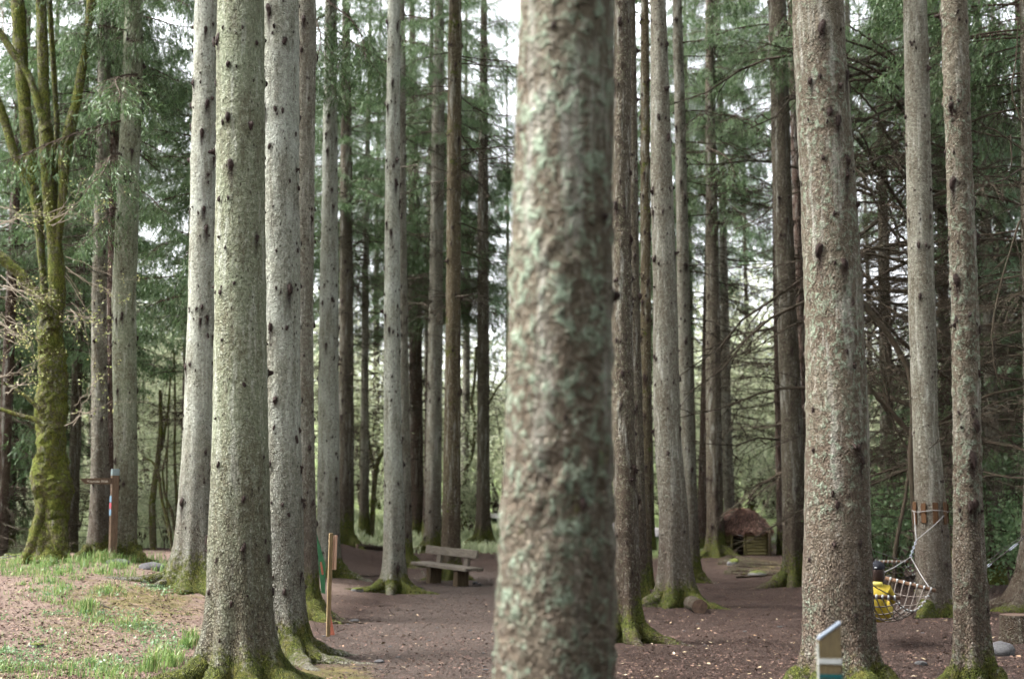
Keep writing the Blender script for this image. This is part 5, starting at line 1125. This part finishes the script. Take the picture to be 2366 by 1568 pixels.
#%%COVER
# ------------------------------------------------------------------ grass and litter
def blades(P, n, ln, wd, rg, spread=.12, upright=.6):
    N = len(P) * n; P = np.repeat(P, n, 0) + np.concatenate([rg.normal(0, spread, (N, 2)), np.zeros((N, 1))], 1); P[:, 2] = ground(P[:, 0], P[:, 1]) - .01
    a = rg.uniform(0, 6.28, N); lean = rg.uniform(.15, 1.0, N) * (1.2 - upright); l = ln * rg.uniform(.5, 1.25, N) * np.repeat(rg.uniform(.45, 1.35, N // n), n); d = np.stack([np.cos(a), np.sin(a), np.zeros(N)], 1); s = np.stack([-np.sin(a), np.cos(a), np.zeros(N)], 1) * wd * rg.uniform(.7, 1.3, (N, 1))
    up = np.array([0, 0, 1.0]); m1 = P + up * (l * .55)[:, None] + d * (l * lean * .3)[:, None]; tp = P + up * (l * (.95 - .35 * lean))[:, None] + d * (l * lean * .95)[:, None]
    V = np.stack([P - s, P + s, m1 + s * .8, m1 - s * .8, tp], 1).reshape(-1, 3); b = np.arange(N)[:, None] * 5
    return V, b + np.array([[0, 1, 2, 3]]), b + np.array([[3, 2, 4]]), np.repeat(rg.random(N), 5)
def grass_obj(name, label, sets):
    mb = MB()
    for args in sets:
        V, F4, F3, r = blades(*args); b = mb.n; mb.add(V, F4, rnd=r); mb.F3.append(F3 + b); mb.m3.append(np.zeros(len(F3), int))
    return tag(mb.build(name, M_GRASS if name == 'grass' else M_MEAD, None, False), label, 'grass', kind='stuff')
M_MEAD = leaf_mat('meadow_blades', (0.19, 0.24, 0.12, 1), (0.36, 0.38, 0.24, 1), .35)
rg = np.random.default_rng(21)
def spots(lst): return np.array([hit(u, v) for u, v in lst])
crest = np.array([[at(u, 1300, yy)[0], yy, 0] for u, yy in zip(rg.uniform(-20, 390, 58), rg.uniform(22.0, 25.4, 58))])
tufts = spots([(100, 1345), (120, 1350), (140, 1330), (90, 1330), (150, 1362), (60, 1352), (175, 1340), (130, 1375), (240, 1372), (255, 1368), (110, 1388), (150, 1395), (215, 1398), (195, 1412), (210, 1420), (225, 1440), (300, 1450), (312, 1446), (250, 1440), (180, 1405), (70, 1365), (30, 1330), (50, 1320)])
clump = spots([(442, 1490), (430, 1498), (455, 1492), (205, 1418), (380, 1528), (395, 1540), (350, 1552), (410, 1530)])
bottom = spots([(rg.uniform(-20, 420), rg.uniform(1530, 1580)) for _ in range(34)])
sparse = spots([(rg.uniform(0, 420), rg.uniform(1320, 1520)) for _ in range(40)])
mead = np.stack([rg.uniform(-16, 10, 2600), rg.uniform(43, 56, 2600), np.zeros(2600)], 1); mead = mead[(mead[:, 0] < 1.5) | (mead[:, 0] > 9)]
left_far = np.stack([rg.uniform(-17, -9, 900), rg.uniform(34, 45, 900), np.zeros(900)], 1)
grass_obj('grass', 'long green grass tufts on the bank at left', [(crest, 50, .20, .005, rg, .10, .45), (tufts, 45, .15, .005, rg, .085, .3), (clump, 80, .24, .005, rg, .05, .55), (bottom, 45, .12, .004, rg, .12), (sparse, 18, .10, .004, rg, .16)])
grass_obj('meadow_grass', 'bright green meadow grass beyond the trunks', [(mead, 9, .28, .018, rg, .25), (left_far, 10, .30, .015, rg, .25)])

def litter(n, u0, u1, v0, v1, s0, s1, rg, bias):
    u = rg.uniform(u0, u1, n); v = v0 + (v1 - v0) * rg.random(n) ** .9
    yy = CAM_H * FPX / np.maximum(v - HORIZON, 20); x = (u - 1183) / FPX * yy
    z = ground(x, yy); P = np.stack([x, yy, z + .006], 1)
    a = rg.uniform(0, 6.28, n); l = rg.uniform(s0, s1, n)[:, None]; wv = l * rg.uniform(.12, .7, n)[:, None]
    d = np.stack([np.cos(a), np.sin(a), rg.normal(0, .22, n)], 1); s = np.stack([-np.sin(a), np.cos(a), rg.normal(0, .3, n)], 1)
    V = np.stack([P - d * l / 2, P + s * wv / 2 + [0, 0, .004], P + d * l / 2, P - s * wv / 2], 1).reshape(-1, 3)
    return V, np.repeat(np.clip(rg.beta(*bias, n), 0, 1), 4)
mb = MB(); C = spots([(rg.uniform(-20, 400), rg.uniform(1310, 1560)) for _ in range(34)]); P = np.repeat(C, 90, 0); P = P + np.concatenate([rg.normal(0, .16, (len(P), 2)), np.zeros((len(P), 1))], 1); P[:, 2] = ground(P[:, 0], P[:, 1]) + rg.uniform(.0, .07, len(P)); leaf_cloud(mb, P, .035, rg)
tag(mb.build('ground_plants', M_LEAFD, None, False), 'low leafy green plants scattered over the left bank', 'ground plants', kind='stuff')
mb = MB()
for args in ((42000, 380, 2420, 1250, 1600, .010, .04, rg, (1.7, 3.6)), (7000, 700, 2420, 1330, 1600, .02, .06, rg, (1.7, 3.2)), (900, 700, 2420, 1300, 1600, .03, .07, rg, (6, 1.4)), (34000, -60, 700, 1285, 1620, .02, .065, rg, (1.8, 2.7))):
    V, r = litter(*args); mb.add(V, np.arange(len(V)).reshape(-1, 4), rnd=r)
tag(mb.build('leaf_litter', M_LITTER, None, False), 'brown leaf and needle litter on the ground', 'leaf litter', kind='stuff')

# ------------------------------------------------------------------ labels that tell the background trees and bushes apart
SHORT = dict(T1='the moss-covered tree', T2='the fingerpost trunk', T4='the pale flared trunk', T6='the pale knotty trunk', T8='the stake trunk', T10='the bright slender trunk', T12='the red-brown trunk', T14='the mossy olive trunk',
             T15='the dark flared trunk', T16='the blurred central trunk', T20='the stout grey trunk', T22='the brown trunk by the hut', T24='the dark trunk by the hut', T26='the broad lichen-spotted trunk', T27='the slatted trunk', T28='the slim right-hand trunk')
POSU = dict(T1=118, T2=235, T4=466, T6=648, T8=760, T10=907, T12=960, T14=1047, T15=1116, T16=1295, T20=1535, T22=1647, T24=1812, T26=1925, T27=2130, T28=2228)
buck = {}
for o in COL.objects:
    if o.parent is None and o.get('group') and ('background spruce' in o.get('label', '') or 'bush' in o.name or 'broadleaf' in o.name):
        u = 1183 + o.location.x / o.location.y * FPX
        k = min(POSU, key=lambda q: abs(POSU[q] - u)); side = 'left' if u < POSU[k] else 'right'
        kind = 'background spruce' if 'spruce' in o.name else ('thicket bush' if 'bush' in o.name else 'far broadleaf tree')
        buck.setdefault((k, side, kind), []).append(o)
for (k, side, kind), lst in buck.items():
    lst.sort(key=lambda o: o.location.y)
    words = [''] if len(lst) == 1 else (['nearer ', 'farther '] if len(lst) == 2 else ['nearest '] + [w_ + ' nearest ' for w_ in ('second', 'third', 'fourth', 'fifth', 'sixth')][:len(lst) - 2] + ['farthest '])
    for o, wd in zip(lst, words):
        pre = o['label'].split(' background')[0] if kind == 'background spruce' else ('pale green leafy' if kind == 'thicket bush' else 'hazy pale green')
        o['label'] = f'{wd}{pre} {kind} just {side} of {SHORT[k]}'
